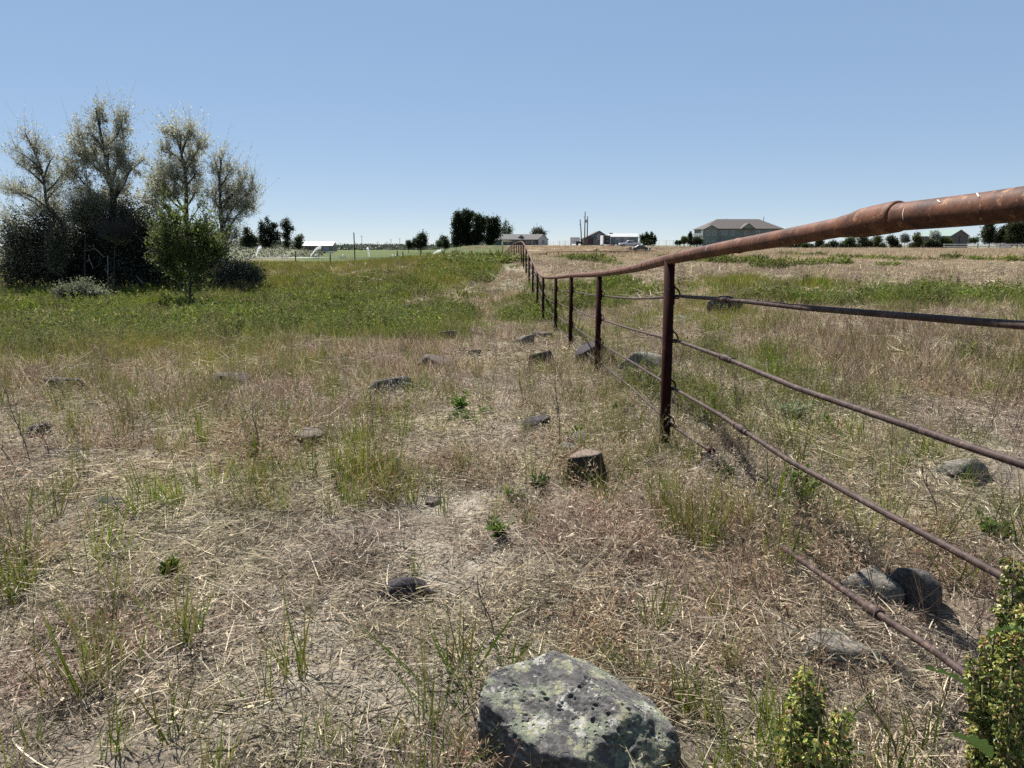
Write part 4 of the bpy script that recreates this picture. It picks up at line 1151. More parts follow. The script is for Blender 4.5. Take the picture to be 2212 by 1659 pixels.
def plants():
    dock('curly_dock', [(2192, 1195, 1.15, .52, .024), (2150, 1345, 1.10, .42, .020), (2098, 1405, 1.12, .30, .015), (2225, 1300, 1.05, .45, .026), (2122, 1480, 1.08, .36, .022), (2185, 1440, 1.0, .38, .024), (2250, 1240, 1.12, .5, .024)],
         (.93, 1.12, 0), 'tall yellow green seeding dock filling the lower right corner', 5,
         [((2110, 1500), (2000, 1446), 1.1, 1.12, .012), ((2180, 1600), (2070, 1545), 1.05, 1.08, .014), ((2130, 1380), (2215, 1370), 1.1, 1.0, .008), ((2140, 1640), (2060, 1590), 1.02, 1.0, .020)])
    dock('curly_dock', [(1737, 1432, .98, .36, .0225), (1772, 1466, .96, .34, .0150), (1822, 1520, .98, .30, .0190), (1708, 1535, .95, .28, .0150), (1770, 1570, .93, .26, .0240)],
         (.46, .96, 0), 'shorter dark green seeding dock right of the boulder at the bottom edge', 6,
         [((1745, 1600), (1670, 1590), .95, .96, .006)])
    M['bright_leaf'] = leaf_mat('bright_leaf', tintattr=True, trans=.4)
    def weed(name, px, py, wpx, hpx, cols, label, cat_='plant', group='small green plants among the straw', n=9, nl=26, lf=.035, lwf=.014, spread=1.0):
        b = G(px, py); dist = math.hypot(b.y, CAMZ - b.z); k = dist / F
        rr = wpx * k / 2; hh = hpx * k
        root = empty(name, b, random.random() * 6, label, cat_, group)
        P = disc(n, rr * .25); a = np.arctan2(P[:, 1], P[:, 0])
        D = np.stack([np.cos(a) * spread * rr / hh * (.3 + rng.random(n)), np.sin(a) * spread * rr / hh * (.3 + rng.random(n)), np.ones(n)], 1)
        V, Fq, T, pts = ribbons(P, D, hh * (.55 + .5 * rng.random(n)), np.full(n, .004), rng.random(n) * .15, 3, vary((.13, .15, .06), n), .08, .6)
        link_mesh('stem', raw_mesh('stem', V, Fq, T), M['bright_leaf'], root)
        kk = np.repeat(np.arange(n), nl); u = rng.random(len(kk)) * 3; i = np.minimum(u.astype(int), 2); f = (u - i)[:, None]
        p = pts[kk, i] * (1 - f) + pts[kk, i + 1] * f
        d = rng.normal(size=(len(kk), 3)); d[:, 2] = np.abs(d[:, 2]) * .7 + .3
        V, Fq, T = leaves(p, d, lf * (.5 + .8 * rng.random(len(kk))), lwf * (.6 + .7 * rng.random(len(kk))), mixc(cols, len(kk)))
        link_mesh('foliage', raw_mesh('foliage', V, Fq, T), M['bright_leaf'], root)
    BG = [(.085, .14, .025), (.12, .175, .035), (.06, .11, .02), (.16, .21, .05)]
    for (px, py, wp, hp, lb) in [
        (1735, 1078, 90, 84, 'bright leafy bushy plant behind the fourth rod at right'),
        (1166, 1062, 46, 42, 'small green rosette plant below the rock left of the near post'),
        (1112, 1100, 50, 34, 'spreading green plant with pointed leaves left of the rosette under the squarish rock'),
        (1000, 910, 90, 26, 'wide low bright green plant in straw at centre'),
        (992, 900, 30, 50, 'upright yellow green plant growing from the wide low green plant'),
        (1050, 903, 32, 24, 'little green tuft right of the upright yellow green plant'),
        (842, 908, 46, 22, 'bright green low plant below the long blue grey rock'),
        (1232, 950, 60, 34, 'fresh green clump right behind the small grey rocks'),
        (556, 980, 30, 30, 'green leaved plant at the foot of a thin tall stalk'),
        (612, 955, 28, 22, 'small green sprout above the dusty mound at left of centre'),
        (1080, 1178, 42, 40, 'yellow green leafy plant in the straw at mid picture'),
        (368, 1260, 30, 46, 'green leaf cluster with broad blades at lower left'),
        (1345, 905, 50, 36, 'green plant under the bottom rod left of the near post'),
        (1060, 640, 0, 0, None),
        (1560, 1035, 60, 46, 'dark green grass clump beside the brown rock near the post'),
        (2150, 1180, 80, 60, 'coarse green clump at the right edge above the dock'),
        (1715, 918, 70, 56, 'pale bushy plant between the third and fourth rods'),
        (1010, 622, 44, 20, 'round dark green weed on the slope near the crest'),
        (1100, 628, 28, 30, 'silvery upright weed left of the fence'),
        (1730, 1000, 0, 0, None)]:
        if lb: 
            pale = 'pale' in lb or 'silvery' in lb; dk = 'dark' in lb
            weed('silver_weed' if pale else 'green_weed', px, py, wp, hp, [(.20, .24, .13), (.26, .29, .18)] if pale else ([(.04, .08, .03), (.06, .10, .035)] if dk else BG), lb,
                 n=14 if wp > 60 else 9, lf=.05 if py < 950 else .034, lwf=.02 if py < 950 else .013)
    DK = [(.045, .05, .025), (.07, .06, .035), (.10, .07, .045), (.05, .065, .03)]
    where = ['left most, just right of the near post', 'second from the near post', 'third from the near post', 'fourth from the near post, tallest and above the green belt', 'fifth from the near post', 'middle one below the round shrubs', 'seventh, leafy and wide', 'below the green roofed barn, left of a pair', 'left one of the slim pair at right', 'right one of the slim pair at right', 'below the far right trees', 'standing in the tan grass left of the slim pair', 'among ochre grass under the top pipe']
    for i, (px, py, hp) in enumerate([(1471, 620, 26), (1560, 618, 12), (1629, 622, 16), (1745, 624, 24), (1768, 624, 16), (1849, 622, 18), (1700, 630, 16), (1990, 626, 14), (2046, 628, 14), (2071, 622, 24), (2120, 626, 12), (2024, 622, 26), (1800, 628, 14)]):
        weed('dry_dock', px, py, hp * 1.1, hp * 1.25, DK, 'dark dry dock stalk, ' + where[i], group='dark dry dock stalks of the right field', n=6, nl=30, lf=.055, lwf=.03, spread=.8)
    # thin tall dead stalks
    def stalk(px, py, toppx, toppy, label, nb=6, r=.003):
        b = G(px, py); t = W(toppx, toppy, b.y)
        root = empty('dead_stalk', b, 0, label, 'plant', 'single tall dead stalks')
        d = t - b; mb = MB()
        pts = [Vector((0, 0, -.02)), d * .35 + Vector((.01, 0, 0)), d * .7 - Vector((.008, 0, 0)), d]
        mb.tube(smooth_path([p[:] for p in pts], 3), list(np.linspace(r, r * .4, 10)), 6)
        mb.build('stem', M['stalk'], root)
        for k in range(nb):
            s = d * (.3 + .6 * random.random()); e = s + Vector(((random.random() - .5) * .5, (random.random() - .5) * .4, .35 + .3 * random.random())) * d.length * .35
            m2 = MB(); m2.tube([s, (s + e) / 2 + Vector((0, 0, -.01)), e], [r * .6, r * .5, r * .25], 5); m2.build('side_shoot', M['stalk'], root)
    M['stalk'] = noise_mat('dead_stalk', (0.094, 0.072, 0.058), (0.173, 0.137, 0.108), 30, .8)
    for a in [(70, 1020, 10, 832, 'tall leaning dead stalk at the left edge, nearest the frame'), (108, 1005, 84, 905, 'slim dead stalk standing before the long flat slab'), (40, 1030, -20, 930, 'short leaning dead stalk cut by the left frame edge'),
              (558, 975, 545, 870, 'thin straight dead stalk rising from a green leaved plant'), (1207, 975, 1200, 770, 'tall thin branched stalk above the small grey rocks'),
              (1068, 1390, 1030, 1240, 'slim dark stalk in straw above the boulder'), (2026, 1130, 1990, 1005, 'dark dead stalk between rods at right'), (1950, 1659, 1850, 1445, 'leaning brown stalk between the two seeding docks'), (1128, 875, 1122, 800, 'short thin stalk on the bare path'),
              (1595, 930, 1588, 800, 'wispy stalk behind the third rod near its coupling')]:
        stalk(*a[:4], a[4], r=.0035 if a[1] < 1200 else .003)

# ------------------------------------------------------------------ far background
def s3(x, y): return ((1180 + x / 3.687) / 1.3887, (600 + y / 3.687) / 1.3887)
def s2(x, y): return ((660 + x / 3.95) / 1.3887, (600 + y / 3.95) / 1.3887)
def s4(x, y): return ((1660 + x / 4.424) / 1.3887, (600 + y / 4.424) / 1.3887)
def s5(x, y): return ((2060 + x / 4.424) / 1.3887, (620 + y / 4.424) / 1.3887)
def s6(x, y): return ((2520 + x / 4.007) / 1.3887, (640 + y / 4.007) / 1.3887)
def sb(x, y): return ((1740 + x / 10.055) / 1.3887, (640 + y / 10.055) / 1.3887)

M['roof_grey'] = noise_mat('grey_shingle', (0.092, 0.090, 0.086), (0.126, 0.124, 0.118), 3, .9)
M['roof_brown'] = noise_mat('brown_shingle', (0.068, 0.058, 0.053), (0.093, 0.083, 0.076), 3, .9)
M['siding_blue'] = noise_mat('blue_grey_siding', (0.123, 0.140, 0.158), (0.152, 0.169, 0.186), 2, .8)
M['siding_pale'] = noise_mat('pale_siding', (0.302, 0.324, 0.346), (0.360, 0.382, 0.396), 2, .8)
M['siding_tan'] = noise_mat('tan_siding', (0.216, 0.187, 0.144), (0.259, 0.230, 0.180), 2, .8)
M['siding_green'] = noise_mat('sage_siding', (0.134, 0.161, 0.147), (0.168, 0.195, 0.180), 2, .8)
M['roof_white'] = noise_mat('pale_metal_roof', (0.36, 0.31, 0.28), (0.42, 0.37, 0.34), 1, .4)
M['roof_pale'] = noise_mat('light_metal_roof', (0.360, 0.374, 0.374), (0.418, 0.432, 0.418), 1, .5)
M['barn_grey'] = noise_mat('grey_barn_metal', (.085, .082, .076), (.11, .105, .098), 2, .7)
M['roof_green'] = noise_mat('green_metal_roof', (0.13, 0.19, 0.165), (0.165, 0.225, 0.195), 1, .5)
M['trim'] = noise_mat('white_trim', (0.446, 0.454, 0.454), (0.518, 0.526, 0.526), 2, .6)
M['wood_pole'] = noise_mat('weathered_pole', (0.061, 0.050, 0.043), (0.094, 0.079, 0.068), 4, .9)
M['galv'] = noise_mat('galvanised_steel', (0.302, 0.310, 0.317), (0.396, 0.403, 0.410), 6, .45, metal=.4)
M['paint_red'] = noise_mat('faded_red', (0.180, 0.043, 0.043), (0.230, 0.072, 0.065), 6, .6)
M['purple_door'] = noise_mat('maroon_door', (0.072, 0.043, 0.058), (0.094, 0.058, 0.072), 3, .6)
M['gravel'] = noise_mat('grey_gravel', (0.122, 0.119, 0.115), (0.173, 0.169, 0.166), 8, .95)
M['yellowpost'] = noise_mat('yellowish_pipe', (0.288, 0.266, 0.158), (0.360, 0.331, 0.216), 6, .7)
M['hide_black'] = noise_mat('black_hide', (.015, .013, .012), (.03, .026, .024), 4, .7)
M['hide_white'] = noise_mat('white_hide', (0.396, 0.374, 0.338), (0.490, 0.468, 0.432), 3, .8)
M['blackpaint'] = noise_mat('black_car_paint', (.015, .016, .018), (.03, .03, .032), 3, .3, spec=.6)
M['debris'] = noise_mat('dry_brush', (0.101, 0.079, 0.058), (0.173, 0.144, 0.101), 5, .95)
M['water'] = None
def water_mat():
    m, n, l, out = newmat('water_mist')
    d = n.new('ShaderNodeBsdfDiffuse'); d.inputs[0].default_value = (.9, .92, .94, 1)
    t = n.new('ShaderNodeBsdfTransparent'); tr = n.new('ShaderNodeBsdfTranslucent'); tr.inputs[0].default_value = (.9, .92, .94, 1)
    a = n.new('ShaderNodeAddShader'); mx = n.new('ShaderNodeMixShader'); mx.inputs[0].default_value = .45
    h = n.new('ShaderNodeMixShader'); h.inputs[0].default_value = .5
    l.new(d.outputs[0], h.inputs[1]); l.new(tr.outputs[0], h.inputs[2])
    l.new(t.outputs[0], mx.inputs[1]); l.new(h.outputs[0], mx.inputs[2]); l.new(mx.outputs[0], out.inputs[0])
    return m
M['water'] = water_mat()

def gabled(mb_w, mb_r, L, D, H, R, ov=.35, axis='x', cx=0, cy=0, th=.18):
    """walls + roof; ridge runs along axis"""
    if axis == 'x':
        mb_w.prism([(cy - D / 2, 0), (cy + D / 2, 0), (cy + D / 2, H), (cy, H + R), (cy - D / 2, H)], cx - L / 2, cx + L / 2, 'x')
        s = R / (D / 2); e = ov
        for sg in (-1, 1):
            mb_r.prism([(cy, H + R + .02), (cy + sg * (D / 2 + e), H - s * e + .02), (cy + sg * (D / 2 + e), H - s * e + th), (cy, H + R + th + .02)], cx - L / 2 - e, cx + L / 2 + e, 'x')
    else:
        mb_w.prism([(cx - L / 2, 0), (cx + L / 2, 0), (cx + L / 2, H), (cx, H + R), (cx - L / 2, H)], cy - D / 2, cy + D / 2, 'y')
        s = R / (L / 2); e = ov
        for sg in (-1, 1):
            mb_r.prism([(cx, H + R + .02), (cx + sg * (L / 2 + e), H - s * e + .02), (cx + sg * (L / 2 + e), H - s * e + th), (cx, H + R + th + .02)], cy - D / 2 - e, cy + D / 2 + e, 'y')

def hip(mb, x0, x1, y0, y1, z, R, e=.5):
    x0 -= e; x1 += e; y0 -= e; y1 += e
    d = (y1 - y0) / 2
    P = [(x0, y0, z), (x1, y0, z), (x1, y1, z), (x0, y1, z), (x0 + d, (y0 + y1) / 2, z + R), (x1 - d, (y0 + y1) / 2, z + R),
         (x0, y0, z - .2), (x1, y0, z - .2), (x1, y1, z - .2), (x0, y1, z - .2)]
    mb.add(P, [(0, 1, 5, 4), (1, 2, 5), (2, 3, 4, 5), (3, 0, 4), (6, 7, 1, 0), (7, 8, 2, 1), (8, 9, 3, 2), (9, 6, 0, 3), (9, 8, 7, 6)])

def window(root, x, z, wd, ht, y, name='window', mat='glass'):
    mb = MB(); mb.box((x, y, z), (wd + .24, .10, ht + .24)); f = mb.build('window', M['trim'], root)
    mb = MB(); mb.box((x, y - .04, z), (wd, .08, ht)); mb.build('pane', M[mat], f)
    mb = MB(); mb.box((x, y - .07, z), (.06, .05, ht)); mb.box((x, y - .075, z), (wd, .05, .06)); mb.build('glazing_bar', M['trim'], f)

def at(px, Y):
    p = W(px, 530, Y); return Vector((p.x, Y, gz(p.x, Y)))

def buildings():
    # long low house
    Y = 330; k = Y / F
    a = at(1067, Y).x; b = at(1183, Y).x; L = b - a
    root = empty('long_house', ((a + b) / 2, Y + 5, at(1125, Y).z), 0, 'long low grey house with deep shaded porch beyond the fence crest', 'house')
    w_, r_ = MB(), MB(); gabled(w_, r_, L - 3, 10, 2.6, 2.3, .7, 'x', -1.0)
    w_.build('wall', M['siding_blue'], root); r_.build('roof', M['roof_grey'], root)
    w_, r_ = MB(), MB(); gabled(w_, r_, 4.2, 6, 2.8, 1.9, .4, 'y', L / 2 - 2.2, -5.2)
    w_.build('gable_wing', M['siding_pale'], root); r_.build('wing_roof', M['roof_grey'], root)
    mb = MB(); mb.box((-.5, -5.9, 2.55), (17, 1.9, .16)); mb.build('porch_roof', M['roof_grey'], root)
    for i in range(7):
        mb = MB(); mb.box((-8.5 + i * 2.7, -6.7, 1.24), (.16, .16, 2.46)); mb.build('porch_post', M['trim'] if i % 2 else M['siding_tan'], root)
    for x in (-6, -3, .5, 3.4, 6): window(root, x, 1.4, 1.5, 1.3, -5.06)
    window(root, L / 2 - 2.2, 1.5, .9, 1.6, -8.26)
    w_, r_ = MB(), MB(); w_.prism([(-1.3, 3.3), (1.7, 3.3), (.2, 4.5)], -3.6, -1.2); w_.build('dormer', M['glass'], root)
    for sg in (-1, 1): r_.prism([(.2, 4.52), (.2 + sg * 1.9, 3.0), (.2 + sg * 1.9, 3.15), (.2, 4.7)], -3.8, -1.0)
    r_.build('dormer_roof', M['roof_grey'], root)
    # gabled garage house
    Y = 240
    a = at(1257, Y).x; b = at(1306, Y).x
    root = empty('gabled_house', ((a + b) / 2, Y + 4, at(1280, Y).z), 0, 'grey gabled house with half round window behind the utility poles', 'house')
    W_ = b - a; w_, r_ = MB(), MB()
    w_.prism([(-W_ / 2 + .3, 0), (W_ / 2 - .3, 0), (W_ / 2 - .3, 3.55), (1.95, 4.55), (-W_ / 2 + .3, 1.95)], -4, 4); w_.build('wall', M['siding_blue'], root)
    r_.prism([(1.95, 4.58), (-W_ / 2 - .3, 1.72), (-W_ / 2 - .3, 1.9), (1.95, 4.8)], -4.6, 4.4); r_.prism([(1.95, 4.585), (W_ / 2 + .3, 3.3), (W_ / 2 + .3, 3.48), (1.95, 4.795)], -4.6, 4.4)
    r_.build('roof', M['roof_brown'], root)
    mb = MB(); mb.tube([(1.9, -4.02, 2.95), (1.9, -4.12, 2.95)], .62, 20); f = mb.build('window', M['trim'], root)
    mb = MB(); mb.tube([(1.9, -4.10, 2.95), (1.9, -4.16, 2.95)], .42, 20); mb.build('pane', M['glass'], f)
    window(root, 2.3, 1.3, 2.2, 1.3, -4.02)
    mb = MB(); mb.box((-.9, -4.05, 1.05), (1.5, .1, 2.1)); mb.build('door', M['purple_door'], root)
    mb = MB(); mb.box((-1.5, -4.7, 2.35), (W_ * .62, 1.3, .14)); mb.build('porch_roof', M['roof_brown'], root)
    for x in (-3.4, -2.2, .3): 
        mb = MB(); mb.box((x, -5.2, 1.13), (.22, .22, 2.26)); mb.build('porch_post', M['siding_tan'], root)
    # long grey shed
    Y = 222
    a = at(1314, Y).x; b = at(1378, Y).x; L = b - a
    root = empty('storage_shed', ((a + b) / 2, Y + 2, at(1345, Y).z), 0, 'long grey shed with light metal roof behind the white pickup', 'shed')
    w_, r_ = MB(), MB(); gabled(w_, r_, L, 4, 2.65, .95, .15, 'x'); w_.build('wall', M['siding_blue'], root); r_.build('roof', M['roof_pale'], root)
    mb = MB(); mb.box((-L / 2 + .35, -2.04, 1.3), (.7, .06, 2.5)); mb.build('corner_panel', M['siding_pale'], root)
    mb = MB(); mb.box((-1.75, -2.05, 1.15), (1.1, .1, 2.2)); f = mb.build('door', M['trim'], root); mb = MB(); mb.box((-1.75, -2.1, 1.12), (.8, .06, 1.9)); mb.build('door_panel', M['siding_blue'], f)
    window(root, .7, 1.75, .8, .85, -2.04)
    mb = MB(); mb.box((-3.6, .2, 3.75), (1.1, .8, .35)); mb.build('roof_vent', M['black'], root)
    # fifth wheel camper seen from the end
    Y = 216
    p = at(1310, Y)
    root = empty('camper_trailer', p, 0, 'white edged dark camper trailer parked between the gabled house and the grey shed', 'trailer')
    mb = MB(); mb.box((0, 3, 1.75), (2.3, 6, 2.7)); mb.build('body', M['white'], root)
    mb = MB(); mb.box((.12, -.03, 1.75), (1.85, .06, 2.5)); mb.build('end_panel', M['black'], root)
    for z in (2.5, 1.4): 
        mb = MB(); mb.box((.3, -.09, z), (.9, .06, .5)); mb.build('window', M['glass'], root)
    for x in (-.95, .95):
        mb = MB(); mb.tube([(x - .13, 3, .4), (x + .13, 3, .4)], .4, 16); mb.build('wheel', M['rubber'], root)
    # box trailer left of the poles
    Y = 228; p = at(1242, Y)
    root = empty('box_trailer', p, 0, 'white box trailer standing left of the three utility poles', 'trailer')
    mb = MB(); mb.box((0, 2.5, 1.6), (3.0, 5, 2.0)); mb.build('body', M['white'], root)
    mb = MB(); mb.box((0, -.05, 1.6), (2.7, .08, 1.7)); mb.build('door', M['trim'], root)
    for x in (-1.1, 1.1):
        mb = MB(); mb.tube([(x - .13, 2, .36), (x + .13, 2, .36)], .36, 16); mb.build('wheel', M['rubber'], root)
    p = at(1252, 222)
    root = empty('flat_trailer', p, 0, 'dark low trailer loaded with black scrap beside the white box trailer', 'trailer')
    mb = MB(); mb.box((0, 0, .65), (2.6, 1.8, .14)); mb.build('deck', M['black'], root)
    mb = MB(); mb.box((-.5, 0, 1.05), (1.3, 1.3, .6)).box((.6, .2, .95), (.7, .9, .4)).tube([(-1.2, -.5, .8), (1.0, -.5, 1.6)], .07, 6); mb.build('scrap_load', M['black'], root)
    for x in (-.9, .9):
        mb = MB(); mb.tube([(x, -.95, .33), (x, -.75, .33)], .33, 14); mb.build('wheel', M['rubber'], root)
    # big hip roofed house
    Y = 262
    a = at(1517, Y).x; b = at(1690, Y).x; L = b - a; z0 = at(1600, Y).z
    root = empty('big_house', ((a + b) / 2, Y + 7, z0), 0, 'large two storey house with brown hip roof behind the top pipe', 'house')
    eave = CAMZ + (530 - 495.5) * Y / F - z0; R = (495.5 - 474.5) * Y / F
    mb = MB(); mb.box((0, 0, eave / 2), (L - .5, 13, eave)); mb.build('wall', M['siding_green'], root)
    mb = MB(); hip(mb, -L / 2 + .3, L / 2 - .3, -6.5, 6.5, eave + .02, R); rf = mb.build('roof', M['roof_brown'], root)
    mb = MB(); mb.box((-L / 2 + 2.4, -7.2, eave / 2 - .1), (5.5, 2.4, eave - .3)); mb.build('side_bay', M['siding_green'], root)
    w_, r_ = MB(), MB(); gabled(w_, r_, 5.2, 3, .01, 1.35, .35, 'y', 0, 0, .16)
    for nm, q, mt in (('bay_gable', w_, 'siding_green'), ('bay_roof', r_, 'roof_brown')):
        q.v = [(x - L / 2 + 2.5, y - 7.2, z + eave - .3) for x, y, z in q.v]; q.build(nm, M[mt], root)
    w_, r_ = MB(), MB(); gabled(w_, r_, 4.6, 4, .01, 1.7, .3, 'y', 0, 0, .16)
    for nm, q, mt in (('front_gable', w_, 'siding_green'), ('front_gable_roof', r_, 'roof_brown')):
        q.v = [(x - L / 2 + 15.8, y - 6.4, z + eave + .05) for x, y, z in q.v]; q.build(nm, M[mt], root)
    for x, y in ((-L / 2 + 1.6, -8.45), (-L / 2 + 3.6, -8.45), (-L / 2 + 6.8, -6.55), (-L / 2 + 8.2, -6.55), (-L / 2 + 10.8, -6.55), (-L / 2 + 15.8, -6.55), (-L / 2 + 20, -6.55), (-L / 2 + 24, -6.55)):
        window(root, x, eave - 1.5, 1.0, 1.3, y)
        window(root, x, 1.6, 1.0, 1.3, y)
    mb = MB(); mb.tube([(L / 2 - 3.8 - 1.2, 0, eave + R - .6), (L / 2 - 5.0, 0, eave + R + 1.3)], .13, 8); mb.build('vent_pipe', M['galv'], rf)
    mb = MB(); mb.tube([(-L / 2 + 10.2, 0, eave + R - .3), (-L / 2 + 10.2, 0, eave + R + .35)], .10, 8); mb.build('vent_pipe', M['galv'], rf)
    # green roofed barn at right
    Y = 238; p = at(2051, Y)
    root = empty('metal_barn', p, math.radians(-42), 'grey barn with pale green metal roof and dark doors at right', 'barn')
    root.rotation_euler = (0, 0, math.radians(20))
    w_, r_ = MB(), MB()
    H = 3.9; R = 1.9
    # local: gable end at y=0 facing -y, length runs along +y
    w_.prism([(0, 0), (8.2, 0), (8.2, H), (4.1, H + R), (0, H)], 0, 12); w_.build('wall', M['barn_grey'], root)
    for sg in (-1, 1): r_.prism([(4.1, H + R + .02), (4.1 + sg * 4.4, H - .14), (4.1 + sg * 4.4, H), (4.1, H + R + .18)], -.35, 12.3)
    r_.build('roof', M['roof_green'], root)
    mb = MB(); mb.box((2.5, -.05, 1.7), (2.9, .1, 3.3)); mb.build('door', M['barn_grey'], root)
    mb = MB(); mb.box((5.7, -.05, 1.7), (2.9, .1, 3.3)); mb.build('door', M['barn_grey'], root)
    mb = MB(); mb.box((4.1, -.07, 1.9), (.14, .16, 3.8)); mb.build('door_post', M['black'], root)
    # tan barn far left
    Y = 450; a = at(653, Y).x; b = at(718, Y).x; L = b - a
    root = empty('tan_barn', ((a + b) / 2, Y + 6, at(686, Y).z), 0, 'low tan barn with bright pale roof on the far left plain', 'barn')
    w_, r_ = MB(), MB(); w_.box((0, 0, 1.7), (L, 12, 3.4)); w_.build('wall', M['siding_tan'], root)
    r_.prism([(-6.6, 3.42), (6.6, 3.42), (0, 5.7)], -L / 2 + .2, L / 2 + .2, 'x'); r_.build('roof', M['roof_white'], root)
    mb = MB(); mb.box((L / 2 - 4, -6.05, 1.5), (3.4, .1, 3.0)); mb.build('door', M['siding_pale'], root)
    # small white shelter by the rail fence
    p = at(2172, 192); root = empty('small_shelter', p, 0, 'small white walled shelter with flat dark roof behind the white rail fence', 'shed')
    mb = MB(); mb.box((0, 1, .55), (2.6, 2, 1.1)); mb.build('wall', M['white'], root)
    mb = MB(); mb.prism([(-1.6, 1.12), (1.6, 1.12), (1.6, 1.25), (0, 1.55), (-1.6, 1.25)], -.3, 2.3); mb.build('roof', M['roof_brown'], root)
    # gravel drive in front of the pickup
    xs = np.linspace(at(1386, 200).x, at(1560, 200).x, 40); ys = np.linspace(188, 214, 14)
    V = []; Fs = []
    for j, y in enumerate(ys):
        for i, x in enumerate(xs): V.append((x + (y - 200) * .25, y, gz(x + (y - 200) * .25, y) + .06))
    for j in range(13):
        for i in range(39): o = j * 40 + i; Fs.append((o, o + 1, o + 41, o + 40))
    mb = MB(); mb.add(V, Fs, True); o = mb.build('driveway', M['gravel']); tag(o, 'grey gravel drive beside the pickup', None, None, 'structure')

def poles():
    for (x, top, base, Y, lb) in [(1256, 473.6, 527, 222, 'left most and shortest of the three utility poles'), (1262.6, 457.3, 529.7, 216, 'tallest utility pole in the middle of the three, with small cross arm'), (1268.1, 467, 529.7, 218, 'right hand utility pole carrying the grey transformer')]:
        b = at(x, Y); t = W(x, top, Y)
        root = empty('utility_pole', b, 0, lb, 'pole', 'utility poles by the gabled house')
        h = t.z - b.z
        lean = (-.55 if x < 1257 else 0)
        mb = MB(); mb.tube([(0, 0, -.3), (lean * .3, 0, h * .5), (lean, 0, h)], [.20, .17, .13], 10); mb.build('pole', M['wood_pole'], root)
        mb = MB(); mb.tube([(lean * .9 - .5, 0, h - 1.5), (lean * .9, 0, h - 1.5)], .06, 6); mb.build('cross_arm', M['wood_pole'], root)
        if x > 1268:
            mb = MB(); mb.tube([(-.45, 0, h - 1.9), (-.45, 0, h - 1.0)], .28, 12); tr_ = mb.build('transformer', M['galv'], root)
            mb = MB(); mb.tube([(-.45, 0, h - 1.0), (-.45, 0, h - .75)], .07, 6); mb.build('bushing', M['black'], tr_)
    for i, (zx, zt, zb) in enumerate([(1425, 505, 570), (1683, 420, 575), (1870, 490, 575), (1978, 490, 575), (2027, 460, 575), (2132, 450, 575)]):
        (x, t), (_, bb) = s2(zx, zt), s2(zx, zb)
        Y = 620; b = at(x, Y); tp = W(x, t, Y)
        root = empty('distant_pole', b, 0, 'thin distant utility pole on the horizon, number %s from the tan barn' % ['one', 'two', 'three', 'four', 'five', 'six'][i], 'pole', 'distant poles on the left horizon')
        h = tp.z - b.z
        mb = MB(); mb.tube([(0, 0, -.3), (0, 0, h)], [.22, .16], 6); mb.build('pole', M['wood_pole'], root)
        mb = MB(); mb.box((0, 0, h - .8), (2.2, .14, .16)); mb.build('cross_arm', M['wood_pole'], root)
    names = ['one', 'two', 'three', 'four', 'five', 'six']
    for (zx, zt, zb, src, Y, lb) in [(1592, 385, 715, s2, 46, 'tall dark steel post standing alone on the crest, nearest the tan barn'), (298, 375, 620, s3, 52, 'tall dark steel post in front of the round tree on the crest')]:
        (x, t), (_, bb) = src(zx, zt), src(zx, zb)
        b = at(x, Y); h = W(x, t, Y).z - b.z
        root = empty('steel_post', b, 0, lb, 'post')
        mb = MB(); mb.box((0, 0, h / 2 - .15), (.055, .05, h + .3)); mb.box((0, -.03, h / 2 - .1), (.02, .04, h + .2)); mb.build('shaft', M['post'], root)
    # short post stubs seen at the edge of the crest
    for i, (zx, zt, zb, src) in enumerate([(1298, 630, 700, s2), (2092, 630, 700, s2), (885, 630, 690, s2), (40, 560, 640, s3), (100, 570, 630, s3), (750, 570, 620, s3), (1030, 590, 620, s3)]):
        (x, t), (_, bb) = src(zx, zt), src(zx, zb)
        Y = 50 + i; b = at(x, Y); h = max(W(x, t, Y).z - b.z, .5)
        root = empty('fence_post', b, 0, 'short dark post poking above the crest grass, ' + ['right of the white calf', 'left of the round tree', 'left of the tan barn', 'under the round tree', 'just right of the round tree', 'left of the poplars', 'under the poplars'][i], 'post', 'short posts along the crest')
        mb = MB(); mb.tube([(0, 0, -.2), (.01, 0, h)], [.05, .045], 8); mb.build('shaft', M['wood_pole'], root)

